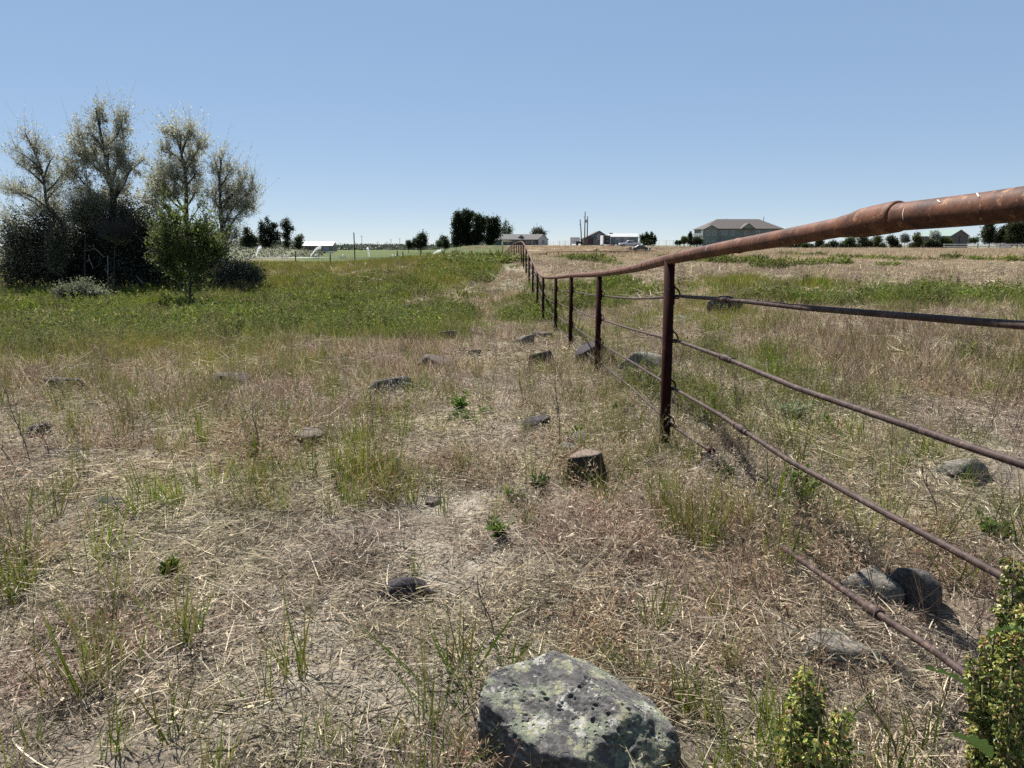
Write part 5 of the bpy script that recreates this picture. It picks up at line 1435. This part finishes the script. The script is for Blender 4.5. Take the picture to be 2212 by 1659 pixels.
def vehicles():
    def prof(mb, pts, y0, y1): mb.prism(pts, y0, y1)
    # pickup
    p = at(1360, 205)
    root = empty('pickup_truck', p, math.radians(6), 'white crew cab pickup truck facing left in front of the grey shed', 'pickup')
    def bodyb(mb, pts, y0, y1, inset=.06):
        mb.prism(pts, y0, y1)
    mb = MB(); mb.prism([(-2.95, .55), (2.95, .60), (2.98, 1.15), (.95, 1.18), (-1.15, 1.18), (-2.75, 1.08), (-3.0, .85)], -.98, .98)
    body = mb.build('body', M['white'], root)
    bv = body.modifiers.new('soft', 'BEVEL'); bv.width = .06; bv.segments = 2
    mb = MB(); mb.prism([(-1.20, 1.17), (1.0, 1.17), (.85, 1.80), (-.45, 1.84), (-.60, 1.80)], -.84, .84); cab = mb.build('cab', M['white'], root)
    bv = cab.modifiers.new('soft', 'BEVEL'); bv.width = .05; bv.segments = 2
    for (x0, x1, x2, x3) in ((-.95, -.52, .12, .12), (.22, .22, .85, .74)):
        for sg in (-1, 1):
            mb = MB(); y = sg * .845
            mb.prism([(x0, 1.22), (x2, 1.22), (x3, 1.70), (x1, 1.70)], y - .012, y + .012); mb.build('window', M['glass'], root)
    mb = MB(); mb.prism([(-1.22, 1.24), (-1.19, 1.24), (-.62, 1.76), (-.66, 1.76)], -.74, .74); mb.build('windscreen', M['glass'], root)
    mb = MB(); mb.box((2.0, 0, 1.19), (1.75, 1.6, .05)); mb.build('bed_floor', M['black'], root)
    mb = MB(); mb.box((-3.03, 0, .72), (.14, 1.8, .24)); mb.build('bumper', M['galv'], root)
    for sg in (-1, 1):
        mb = MB(); mb.box((-2.93, sg * .72, .98), (.14, .34, .20)); mb.build('headlight', M['galv'], root)
        for x in (-1.9, 1.85):
            mb = MB(); mb.tube([(x, sg * .72, .42), (x, sg * 1.01, .42)], .42, 24); wh = mb.build('wheel', M['rubber'], root)
            mb = MB(); mb.tube([(x, sg * .99, .42), (x, sg * 1.03, .42)], .22, 16); mb.build('rim', M['galv'], wh)
    # black wrecked coupe
    p = at(1387, 184)
    root = empty('wrecked_car', p, math.radians(4), 'black low wrecked car with sloping bonnet to the right, in front of the gravel drive', 'car')
    mb = MB(); mb.prism([(-2.2, .35), (2.2, .35), (2.15, .62), (.9, .88), (.2, 1.38), (-1.1, 1.42), (-1.9, 1.0), (-2.2, .9)], -.85, .85); bd = mb.build('body', M['blackpaint'], root)
    bv = bd.modifiers.new('soft', 'BEVEL'); bv.width = .07; bv.segments = 2
    mb = MB(); mb.prism([(-1.0, .98), (.55, .98), (.12, 1.30), (-.9, 1.33)], -.875, .875); mb.build('window', M['glass'], root)
    mb = MB(); mb.box((2.15, 0, .42), (.12, 1.5, .16)); mb.build('bumper', M['galv'], root)
    for x in (-1.4, 1.35):
        for sg in (-1, 1):
            mb = MB(); mb.tube([(x, sg * .68, .33), (x, sg * .88, .33)], .33, 20); wh = mb.build('wheel', M['rubber'], root)
            mb = MB(); mb.tube([(x, sg * .86, .33), (x, sg * .9, .33)], .18, 12); mb.build('rim', M['galv'], wh)
    # second junk: two black motorcycles
    for i, (x, Y, lb) in enumerate([(1362, 182, 'black motorcycle wreck at the left of the junk pile'), (1371, 179, 'dark motorcycle leaning beside the wrecked car')]):
        p = at(x, Y); root = empty('motorcycle', p, .3 * i, lb, 'motorcycle', 'old motorcycles in the junk')
        mb = MB()
        for q in (-.72, .72):
            pts = [(q + .31 * math.cos(a), 0, .33 + .31 * math.sin(a)) for a in np.linspace(0, 6.283, 17)]
            m2 = MB(); m2.tube(pts, .055, 6); m2.build('wheel', M['rubber'], root)
        mb.tube([(-.72, 0, .33), (-.45, 0, .98), (.1, 0, .85), (.72, 0, .33), (0, 0, .4), (-.5, 0, .7)], .05, 6); mb.build('frame', M['galv'], root)
        mb = MB(); mb.box((0, 0, .52), (.5, .34, .4)); mb.build('engine', M['black'], root)
        mb = MB(); mb.prism([(-.4, .80), (.0, .78), (.55, .80), (.7, .92), (.1, .90), (-.1, 1.06), (-.38, 1.02)], -.14, .14); mb.build('tank_and_seat', M['blackpaint'], root)
        mb = MB(); mb.tube([(-.45, -.35, 1.08), (-.45, 0, 1.0), (-.45, .35, 1.08)], .03, 6); mb.build('handlebar', M['galv'], root)
    p = at(1396, 178); root = empty('white_post', at(1401, 176), 0, 'short white post standing in front of the wrecked car', 'post')
    mb = MB(); mb.tube([(0, 0, -.1), (.06, 0, 1.25)], [.10, .09], 10); mb.build('shaft', M['white'], root)
    mb = MB(); mb.tube([(.06, 0, 1.25), (.062, 0, 1.30)], [.11, .05], 10); mb.build('cap', M['white'], root)
    # items by the grey shed
    for i, (x, Y, m_, lb) in enumerate([(1316, 207, 'paint_red', 'faded red barrel lying left of the pickup'), (1321, 206, 'paint_red', 'second faded red barrel, nearer the pickup'), (1330, 206, 'white', 'small white barrel in the weeds by the pickup nose'), (1372, 196, 'black', 'dark blue barrel under the pickup bed')]):
        p = at(x, Y); root = empty('barrel', p, .4 * i, lb, 'barrel', 'old barrels near the grey shed')
        mb = MB(); mb.tube([(-.42, 0, .29), (-.40, 0, .29), (-.15, 0, .29), (-.13, 0, .29), (.13, 0, .29), (.15, 0, .29), (.40, 0, .29), (.42, 0, .29)], [.25, .29, .28, .295, .295, .28, .29, .25], 16)
        mb.build('drum', M[m_], root)
        mb = MB(); mb.tube([(.42, .1, .38), (.44, .1, .38)], .04, 8); mb.build('bung', M['galv'], root)
    # brush pile
    p = at(1335, 156)
    root = empty('brush_pile', p, 0, 'long low pile of dead brush behind the dark pipe fence', 'pile')
    n = 2600
    P = np.stack([rng.normal(size=n) * 3.4, rng.normal(size=n) * .8, np.abs(rng.normal(size=n)) * .28], 1)
    D = rng.normal(size=(n, 3)); D[:, 2] *= .4
    V, Fq, T, _ = ribbons(P, D, .5 + rng.random(n), np.full(n, .06), np.zeros(n), 2, mixc([(.16, .12, .08), (.26, .21, .15), (.09, .07, .05)], n), .2, .6)
    link_mesh('dead_branches', raw_mesh('dead_branches', V, Fq, T), M['grass'], root)

def animal(name, p, rz, L, H, mat, label, grazing=True):
    root = empty(name, p, rz, label, 'cow', 'cattle grazing on the far plain')
    me = bpy.data.meshes.new('body')
    v = [(0, 0, .68 * H), (-.30 * L, 0, .70 * H), (.28 * L, 0, .72 * H), (.42 * L, 0, .78 * H if not grazing else .62 * H), (.56 * L, 0, .95 * H if not grazing else .30 * H), (.64 * L, 0, .88 * H if not grazing else .16 * H),
         (-.33 * L, .10 * L, .45 * H), (-.36 * L, .10 * L, .25 * H), (-.33 * L, .10 * L, 0.02), (-.33 * L, -.10 * L, .45 * H), (-.36 * L, -.10 * L, .25 * H), (-.33 * L, -.10 * L, 0.02),
         (.27 * L, .09 * L, .45 * H), (.28 * L, .09 * L, .24 * H), (.27 * L, .09 * L, 0.02), (.27 * L, -.09 * L, .45 * H), (.28 * L, -.09 * L, .24 * H), (.27 * L, -.09 * L, 0.02), (-.42 * L, 0, .72 * H), (-.45 * L, 0, .35 * H)]
    e = [(0, 1), (0, 2), (2, 3), (3, 4), (4, 5), (1, 6), (6, 7), (7, 8), (1, 9), (9, 10), (10, 11), (2, 12), (12, 13), (13, 14), (2, 15), (15, 16), (16, 17), (1, 18), (18, 19)]
    r = [.21, .19, .19, .12, .10, .06] + [.08, .045, .04] * 4 + [.05, .02]
    me.from_pydata(v, e, []); o = bpy.data.objects.new('body', me); COL.objects.link(o); o.parent = root
    md = o.modifiers.new('skin', 'SKIN'); md.use_smooth_shade = True
    for i, q in enumerate(me.skin_vertices[0].data): q.radius = (r[i] * L * .8, r[i] * L * .9)
    me.skin_vertices[0].data[0].use_root = True
    me.materials.append(M[mat])
    o.modifiers.new('sub', 'SUBSURF').levels = 1
    for s in (-1, 1):
        mb = MB(); h = v[4]; mb.tube([(h[0] - .02, s * .05 * L, h[2] + .04), (h[0] - .04, s * .13 * L, h[2] + .06)], [.03 * L, .01 * L], 6); mb.build('ear', M[mat], root)

def fields():
    # wheel line sprinkler
    Y = 265
    a = at(440, Y); root = empty('wheel_line_sprinkler', at(700, Y), 0, 'long silver wheel line irrigation pipe on spoked wheels across the left plain', 'sprinkler')
    cx = root.location
    zax = W(700, 557, Y).z - cx.z
    xs0, xs1 = at(470, Y).x - cx.x, at(852, Y).x - cx.x
    mb = MB(); mb.tube([(xs0, 0, zax), (xs1, 0, zax)], .12, 8); mb.build('pipe', M['galv'], root)
    x2, x3 = at(893, Y).x - cx.x, at(980, Y).x - cx.x
    mb = MB(); mb.tube([(x2, 0, zax - .15), (x3, 0, zax - .15)], .16, 8); mb.build('pipe', M['galv'], root)
    pxs = [s2(q, 0)[0] for q in (385, 755, 1450, 2045, 2160)] + [s3(q, 0)[0] for q in (100, 495, 750)] + [s2(1130, 0)[0], 855]
    for px in pxs:
        x = at(px, Y).x - cx.x; R = .95
        pts = [(x + R * math.cos(t), 0, zax + R * math.sin(t)) for t in np.linspace(0, 6.283, 21)]
        mb = MB(); mb.tube(pts, .12, 6, False)
        for t in np.linspace(0, math.pi, 5)[:-1]: mb.tube([(x - R * math.cos(t), 0, zax - R * math.sin(t)), (x + R * math.cos(t), 0, zax + R * math.sin(t))], .035, 4)
        mb.build('wheel', M['galv'], root)
    def jet(x0, y0, x1, y1, lb, src, Y=265):
        p0 = W(*src(x0, y0), Y); p1 = W(*src(x1, y1), Y)
        root = empty('water_spray', p0, 0, lb, 'water jet', 'sprinkler jets on the plain')
        d = p1 - p0; n = 900; t = rng.random(n)
        c = np.array(d)[None] * t[:, None]; c[:, 2] += np.array(d)[2] * .35 * (np.sin(t * math.pi) * .6)
        c += rng.normal(size=(n, 3)) * (.04 + .16 * t ** 1.3)[:, None]
        c[:, 2] -= np.abs(rng.normal(size=n)) * t * .5
        V, Fq, T = leaves(c, rng.normal(size=(n, 3)), .22 + .1 * rng.random(n), .10 + .05 * rng.random(n), np.ones((n, 3)))
        link_mesh('droplets', raw_mesh('droplets', V, Fq, T), M['water'], root)
    jet(430, 655, 482, 545, 'left most white water jet, just right of the thicket', s2)
    jet(1075, 668, 1195, 545, 'white water jet in front of the tan barn', s2)
    jet(1770, 672, 1745, 560, 'white water jet right of the lone steel post', s2)
    jet(1005, 612, 850, 530, 'long slanting white water jet below the poplars', s3)
    jet(430, 608, 545, 545, 'faint water jet below the round tree', s3)
    # cattle
    animal('cow', at(s2(1222, 0)[0], 400), 0.0, 2.5, 1.45, 'hide_black', 'black cow grazing in front of the tan barn')
    animal('cow', at(s2(1283, 0)[0], 400), math.pi, 2.0, 1.2, 'hide_white', 'white calf standing nearest the black cow', False)
    animal('cow', at(s2(1318, 0)[0], 398), 0.3, 2.2, 1.35, 'hide_white', 'white cow right of the white calf', False)
    # wire fence with posts behind the wheel line
    Y = 285
    root = empty('wire_fence', at(600, Y), 0, 'thin wire fence with many small posts behind the wheel line', 'fence')
    c = root.location
    for zx in list(range(200, 1180, 52)):
        px = s2(zx, 0)[0]; p = at(px, Y) - c
        mb = MB(); mb.tube([(p.x, 0, p.z - .2), (p.x, 0, p.z + 1.5)], .07, 5); mb.build('post', M['wood_pole'], root)
    for h in (.6, 1.0, 1.4):
        P = [at(px, Y) - c for px in np.linspace(475, 690, 14)]
        mb = MB(); mb.tube([(p.x, 0, p.z + h) for p in P], .02, 4); mb.build('wire', M['galv'], root)
    # dark pipe fence across the middle distance, with a gate
    Y = 150
    root = empty('field_pipe_fence', at(1280, Y), 0, 'low dark single rail pipe fence crossing the tan field in mid distance', 'fence')
    c = root.location
    pxs = [1181.2, 1207.1, 1248.1, 1283.2, 1319.9, 1356.5, 1395]
    tops = [544.6, 543.9, 543.5, 543.0, 542.7, 542.4, 542.2]
    for px, t in zip(pxs, tops):
        p = at(px, Y) - c; tz = W(px, t, Y).z - c.z
        mb = MB(); mb.tube([(p.x, 0, p.z - .2), (p.x, 0, tz)], .075 if px > 1182 else .12, 8); mb.build('post', M['rod'], root)
    P = [W(px, t, Y) - c for px, t in zip(pxs + [1420], tops + [542.0])]
    mb = MB(); mb.tube([(p.x, 0, p.z) for p in P], .07, 8); mb.build('rail', M['rust_far'], root)
    g = at(1166, Y); root = empty('field_gate', g, 0, 'five bar pipe gate at the left end of the dark field fence', 'gate')
    x0, x1 = at(1150, Y).x - g.x, at(1179, Y).x - g.x; zt = W(1166, 547.3, Y).z - g.z
    for i in range(5):
        z = .15 + (zt - .15) * i / 4
        mb = MB(); mb.tube([(x0, 0, z), (x1, 0, z)], .035, 6); mb.build('bar', M['rod'], root)
    for x in (x0, (x0 + x1) / 2, x1):
        mb = MB(); mb.tube([(x, 0, .0), (x, 0, zt)], .045, 6); mb.build('upright', M['rod'], root)
    # silhouetted pipe corral near the box trailer
    Y = 232; g = at(1205, Y); root = empty('corral_panel', g, 0, 'thin railed corral panel silhouetted between the long house and the box trailer', 'fence')
    x0, x1 = at(1184, Y).x - g.x, at(1233, Y).x - g.x; zt = W(1200, 520.5, Y).z - g.z
    for z in np.linspace(.4, zt, 4):
        mb = MB(); mb.tube([(x0, 0, z), (x1, 0, z)], .028, 5); mb.build('bar', M['galv'], root)
    for x in np.linspace(x0, x1, 5):
        mb = MB(); mb.tube([(x, 0, -.1), (x, 0, zt + .1)], .04, 5); mb.build('upright', M['rod'], root)
    Y = 236; g = at(1440, Y); root = empty('corral_panel', g, 0, 'thin railed fence on the horizon left of the round green shrub', 'fence')
    x0, x1 = at(1408, Y).x - g.x, at(1500, Y).x - g.x; zt = W(1440, 519.5, Y).z - g.z
    for z in np.linspace(.6, zt, 3):
        mb = MB(); mb.tube([(x0, 0, z), (x1, 0, z)], .028, 5); mb.build('bar', M['galv'], root)
    for x in np.linspace(x0, x1, 7):
        mb = MB(); mb.tube([(x, 0, -.1), (x, 0, zt + .1)], .05, 5); mb.build('upright', M['rod'], root)
    # yellowish post with arm
    Y = 130; p = at(s3(1208, 0)[0], Y); root = empty('pipe_post_with_arm', p, 0, 'yellowish upright pipe with a horizontal arm left of the fence crest', 'post')
    h = W(1080, s3(0, 458)[1], Y).z - p.z; xa = W(s3(1310, 0)[0], 530, Y).x - p.x
    mb = MB(); mb.tube([(0, 0, -.2), (0, 0, h)], .12, 10); mb.build('upright', M['yellowpost'], root)
    mb = MB(); mb.tube([(-.1, 0, h), (xa, 0, h)], .11, 10); mb.build('arm', M['yellowpost'], root)
    # white two rail fence at right
    Y = 185
    root = empty('white_rail_fence', at(2120, Y), 0, 'two rail fence with pale rails and dark posts along the far right', 'fence')
    c = root.location
    x0 = at(s6(1240, 0)[0], Y).x - c.x; x1 = at(2300, Y).x - c.x
    for zy in (372, 397):
        z = W(2120, s6(0, zy)[1], Y).z - c.z
        mb = MB(); mb.box(((x0 + x1) / 2, 0, z), (x1 - x0, .06, .17)); mb.build('rail', M['white'], root)
    zt = W(2120, s6(0, 360)[1], Y).z - c.z
    x = x0 + .4
    while x < x1:
        mb = MB(); mb.box((x, .13, zt / 2 - .3), (.24, .18, zt + .6)); mb.build('post', M['wood_pole'], root); x += 2.85
    # dark wire fence below the shrubs
    Y = 172; root = empty('garden_fence', at(1800, Y), 0, 'dark post and wire fence in front of the shrub row at right', 'fence')
    c = root.location
    x0 = at(1560, Y).x - c.x; x1 = at(2010, Y).x - c.x
    for x in np.arange(x0, x1, 3.0):
        p = gz(c.x + x, Y) - c.z
        mb = MB(); mb.tube([(x, 0, p - .2), (x, 0, p + 1.35)], .055, 6); mb.build('post', M['wood_pole'], root)
    for h in (.45, .85, 1.25):
        mb = MB(); mb.tube([(x, 0, gz(c.x + x, Y) - c.z + h) for x in np.linspace(x0, x1, 12)], .022, 4); mb.build('wire', M['post'], root)

def far_trees():
    def ft(px, Y, lob, cols, label, n=2200, ls=.55, group=None, cat_='tree', name='distant_tree', dark=1.0, spread=.25, tr=.18, dr=1.0):
        tree(name, (px, 530), lob, Y, n, ls, ls * .55, cols, label, cat_, None, group, None, tr=tr, twigs=4, leafspread=ls * spread / .25 * .8, dark=dark, grow=1.05, depthr=dr, sz_tw=.02, trunkn='trunk' if cat_ == 'tree' else 'stem')
    def c3(l): return [(*s3(a, b), c / 5.12, d / 5.12) for a, b, c, d in l]
    def c2(l): return [(*s2(a, b), c / 5.485, d / 5.485) for a, b, c, d in l]
    def c4(l): return [(*s4(a, b), c / 6.144, d / 6.144) for a, b, c, d in l]
    def c6(l): return [(*s6(a, b), c / 5.565, d / 5.565) for a, b, c, d in l]
    g = 'poplar clump beyond the crest'
    ft(s3(740, 0)[0], 300, c3([(715, 170, 26, 60), (690, 240, 35, 70), (735, 230, 40, 80), (690, 350, 45, 90), (740, 420, 70, 80), (690, 450, 40, 60)]), DGL, 'left most dark poplar of the clump with a ragged left edge', 5200, .75, g)
    ft(s3(810, 0)[0], 303, c3([(800, 145, 30, 60), (780, 190, 40, 60), (835, 180, 28, 55), (800, 280, 75, 110), (820, 410, 85, 95), (872, 190, 22, 60)]), DGL, 'tallest dark poplar in the clump beyond the crest', 5600, .75, g)
    ft(s3(930, 0)[0], 299, c3([(915, 200, 22, 50), (950, 215, 30, 55), (940, 310, 75, 100), (920, 420, 80, 80), (995, 230, 25, 60)]), DGL, 'brownish dark poplar right of the tallest one', 5200, .75, g)
    ft(s3(1070, 0)[0], 302, c3([(1050, 235, 25, 55), (1105, 225, 25, 55), (1080, 330, 70, 90), (1060, 430, 80, 70), (1150, 250, 28, 75), (1150, 350, 45, 90)]), DGL, 'right most dark poplar of the clump', 5400, .75, g)
    ft(s3(1250, 0)[0], 345, c3([(1240, 260, 35, 40), (1220, 330, 40, 60), (1290, 320, 45, 60), (1250, 370, 60, 40)]), MGL, 'airy see through tree at the left gable of the long house', 1300, .6, None, spread=.3)
    ft(s3(1600, 0)[0], 350, c3([(1600, 335, 70, 40), (1560, 370, 45, 30), (1650, 370, 50, 35)]), MGL, 'pale round crowned tree behind the long house', 1500, .6)
    ft(s3(167, 0)[0], 420, c3([(167, 480, 26, 38), (185, 510, 22, 25)]), DGL, 'small dark tree left of the round tree on the left horizon', 1200, .7, 'small trees on the left horizon')
    ft(s3(310, 0)[0], 420, c3([(315, 420, 65, 65), (300, 480, 90, 50), (235, 470, 35, 60)]), DGL, 'round dark tree standing alone on the left horizon', 4500, .8, 'small trees on the left horizon')
    ft(s3(575, 0)[0], 410, c3([(575, 460, 42, 55), (545, 430, 25, 30), (580, 500, 40, 30)]), DGL, 'dark tree between the round tree and the poplars', 2400, .75, 'small trees on the left horizon')
    ft(s3(510, 0)[0], 405, c3([(510, 480, 35, 40)]), MGL, 'yellowish bush touching the dark tree left of the poplars', 900, .7, 'small trees on the left horizon')
    g = 'dark trees on the plain by the tan barn'
    ft(s2(330, 0)[0], 430, c2([(320, 370, 45, 60), (350, 440, 90, 70), (300, 490, 60, 50), (420, 480, 50, 60), (360, 540, 100, 30)]), DGL, 'dark evergreen half hidden behind the right end of the thicket', 4200, .85, g)
    ft(s2(560, 0)[0], 440, c2([(565, 250, 25, 50), (500, 320, 45, 80), (560, 360, 80, 90), (640, 300, 50, 60), (640, 420, 70, 120), (540, 500, 90, 90), (490, 430, 40, 80), (560, 570, 110, 40)]), DGL, 'broad dark tree with several spires left of the tan barn', 8200, .85, g)
    ft(s2(790, 0)[0], 438, c2([(795, 260, 30, 50), (760, 300, 40, 60), (820, 330, 50, 60), (790, 430, 60, 90), (790, 530, 40, 60), (860, 340, 25, 30), (790, 580, 30, 25)]), DGL, 'tall narrow dark tree nearest the broad spired tree', 3600, .8, g)
    ft(s2(920, 0)[0], 436, c2([(920, 470, 50, 55), (960, 440, 25, 40), (920, 550, 65, 50)]), MGL, 'small grey green tree touching the tan barn', 2200, .75, g)
    g = 'trees and shrubs around the right hand houses'
    ft(s4(1250, 0)[0], 232, c4([(1170, 510, 22, 62), (1200, 500, 16, 50), (1235, 482, 20, 62), (1262, 520, 30, 50), (1300, 485, 20, 66), (1250, 565, 100, 30), (1345, 520, 18, 62), (1320, 540, 22, 45)]), DGL, 'group of small pointed trees right of the grey shed', 3200, .5, g)
    ft(s4(1735, 0)[0], 235, c4([(1735, 530, 45, 48)]), YGL, 'round bright green shrub left of the big house', 2200, .4, g, 'shrub', 'round_shrub', spread=.12)
    ft(s4(1640, 0)[0], 233, c4([(1640, 565, 26, 24)]), DGL, 'small dark round shrub, left one of the pair by the round green shrub', 700, .4, g, 'shrub', 'round_shrub', spread=.12)
    ft(s4(1680, 0)[0], 231, c4([(1680, 562, 24, 26)]), DGL, 'small dark round shrub, right one of the pair by the round green shrub', 700, .4, g, 'shrub', 'round_shrub', spread=.12)
    ft(s4(1815, 0)[0], 238, c4([(1815, 470, 22, 50), (1815, 530, 50, 50), (1850, 550, 60, 40)]), DGL, 'dark conifer between the round green shrub and the big house', 2600, .45, g)
    ft(s4(1905, 0)[0], 236, c4([(1905, 535, 60, 40), (1950, 550, 40, 30)]), DGL, 'dark low tree at the left corner of the big house', 1800, .45, g)
    # row of shrubs in front of the big house, seen under the pipe
    sh = [(2380, 0), (1, 1)]
    specs = [(1010, 565, 30, 22), (1110, 555, 45, 30), (1220, 545, 55, 45), (1310, 500, 60, 40), (1390, 540, 50, 45), (1480, 490, 60, 50), (1570, 520, 70, 50), (1660, 540, 50, 40), (1760, 470, 60, 70), (1840, 540, 60, 45), (1950, 500, 70, 55), (2060, 530, 70, 60), (2150, 470, 50, 70)]
    def c5(l): return [(*s5(a, b), c / 6.144, d / 6.144) for a, b, c, d in l]
    words = ['smallest, at its left end', 'low, second from left', 'third from its left end', 'fourth, standing a little taller', 'fifth, dark and square', 'sixth, just right of its middle gap', 'seventh, domed and light topped', 'eighth, low', 'ninth, tall and dark', 'tenth, low and wide', 'eleventh, domed green', 'twelfth, dark mound', 'last one, tall']
    for i, q in enumerate(specs):
        ft(s5(q[0], 0)[0], 180 + (i * 7) % 9, c5([q, (q[0] + 10, q[1] + 18, q[2] * .9, q[3] * .8)]), DGL if i % 3 else MGL, 'shrub of the row under the top pipe: ' + words[i], 2200, .34, 'row of round shrubs in front of the big house', 'shrub', 'round_shrub', spread=.14, tr=.06, dr=.7)
    for i, (a, lb) in enumerate([([(130, 330, 70, 60), (60, 380, 60, 50), (160, 400, 80, 40)], 'leafy bush under the collar, left part of the orchard row'), ([(280, 310, 80, 50), (320, 360, 90, 50), (240, 390, 80, 50)], 'bright leafy bush second in the orchard row'),
                               ([(440, 310, 70, 50), (420, 370, 90, 50), (520, 390, 70, 40)], 'bright leafy bush third in the orchard row'), ([(600, 310, 70, 50), (640, 360, 70, 60), (700, 400, 70, 40)], 'leafy bush just left of the grey dome'),
                               ([(920, 290, 60, 60), (960, 340, 80, 60), (900, 390, 90, 50)], 'taller bush between the grey and the pale dome'), ([(1090, 350, 80, 50), (1160, 380, 80, 50), (1040, 400, 70, 40)], 'bush below the pale dome'),
                               ([(1260, 330, 70, 40), (1310, 350, 40, 40), (1240, 390, 50, 30)], 'bush against the left side wall of the green roofed barn')]):
        ft(s6(a[0][0], 0)[0], 196 + i, c6([(x, y, c * .9, d) for x, y, c, d in a]), MGL if i % 2 else YGL, lb, 3600, .34, 'orchard bushes at right', 'shrub', 'orchard_bush', tr=.06, dark=.75, dr=.7)
    ft(s6(1145, 0)[0], 203, c6([(1140, 250, 75, 52), (1150, 290, 70, 40)]), [(.30, .34, .30), (.38, .42, .38), (.24, .28, .25)], 'pale silvery domed tree left of the green roofed barn', 3600, .3, None, 'tree', 'silver_tree', spread=.1, tr=.08)
    ft(s6(775, 0)[0], 203, c6([(775, 290, 55, 52), (775, 320, 55, 35)]), [(.12, .13, .12), (.17, .18, .165)], 'grey green domed tree under the right part of the pipe collar', 3000, .3, None, 'tree', 'grey_tree', spread=.1, tr=.08)
    ft(s6(1795, 0)[0], 225, c6([(1795, 130, 30, 40), (1790, 190, 65, 60), (1790, 260, 80, 60), (1790, 320, 80, 40)]), DGL, 'dark conifer at right, alone against the sky', 4200, .5, 'large trees at the right edge')
    ft(s6(1960, 0)[0], 228, c6([(1960, 210, 60, 60), (1920, 290, 70, 70), (2000, 280, 80, 80), (2040, 210, 50, 70)]), DGL, 'broad dark tree second from the right edge', 6500, .5, 'large trees at the right edge')
    ft(s6(2130, 0)[0], 220, c6([(2120, 160, 90, 90), (2180, 250, 110, 120), (2080, 290, 80, 80), (2220, 130, 70, 70)]), DGL + MGL, 'largest dark tree cut by the right edge', 9000, .5, 'large trees at the right edge')
    ft(s6(1620, 0)[0], 245, c6([(1610, 320, 60, 35), (1570, 330, 45, 25)]), MGL, 'low grey green bush right of the green roofed barn', 1300, .4, None, 'shrub', 'low_bush', tr=.05)
    # low treeline on the far horizon
    n = 26000
    x = rng.uniform(-330, 10, n); y = rng.uniform(560, 700, n)
    h = fbm(x * .02, y * .02, 5) * 5.0 * (x > -330)
    P = np.stack([x, y, ground(x, y) + rng.random(n) * h], 1)
    V, Fq, T = leaves(P, rng.normal(size=(n, 3)), 1.6 + 1.2 * rng.random(n), .9 + .5 * rng.random(n), mixc([(.07, .085, .06), (.05, .065, .042), (.09, .10, .075)], n))
    o = link_mesh('far_treeline', raw_mesh('far_treeline', V, Fq, T), M['olive_leaf']); tag(o, 'low line of distant bushes on the left horizon', None, None, 'stuff')
    # sagebrush on the rise behind the wheel line
    n = 16000
    x = rng.uniform(-260, -78, n); y = rng.uniform(300, 560, n)
    cl = fbm(x * .25, y * .12, 15)
    k = (cl > .46) & (x < -.262 * y); x = x[k]; y = y[k]; n = len(x)
    P = np.stack([x, y, ground(x, y) + rng.random(n) * 1.0], 1)
    V, Fq, T = leaves(P, rng.normal(size=(n, 3)), .8 + .6 * rng.random(n), .5 + .3 * rng.random(n), mixc([(.095, .10, .065), (.07, .08, .05), (.12, .125, .085)], n))
    o = link_mesh('sagebrush', raw_mesh('sagebrush', V, Fq, T), M['olive_leaf']); tag(o, 'grey green sagebrush on the far rise at left', None, None, 'stuff')

buildings()
far_trees()
thicket()
fence()
poles()
fields()
vehicles()
rocks()
plants()
ground_cover()
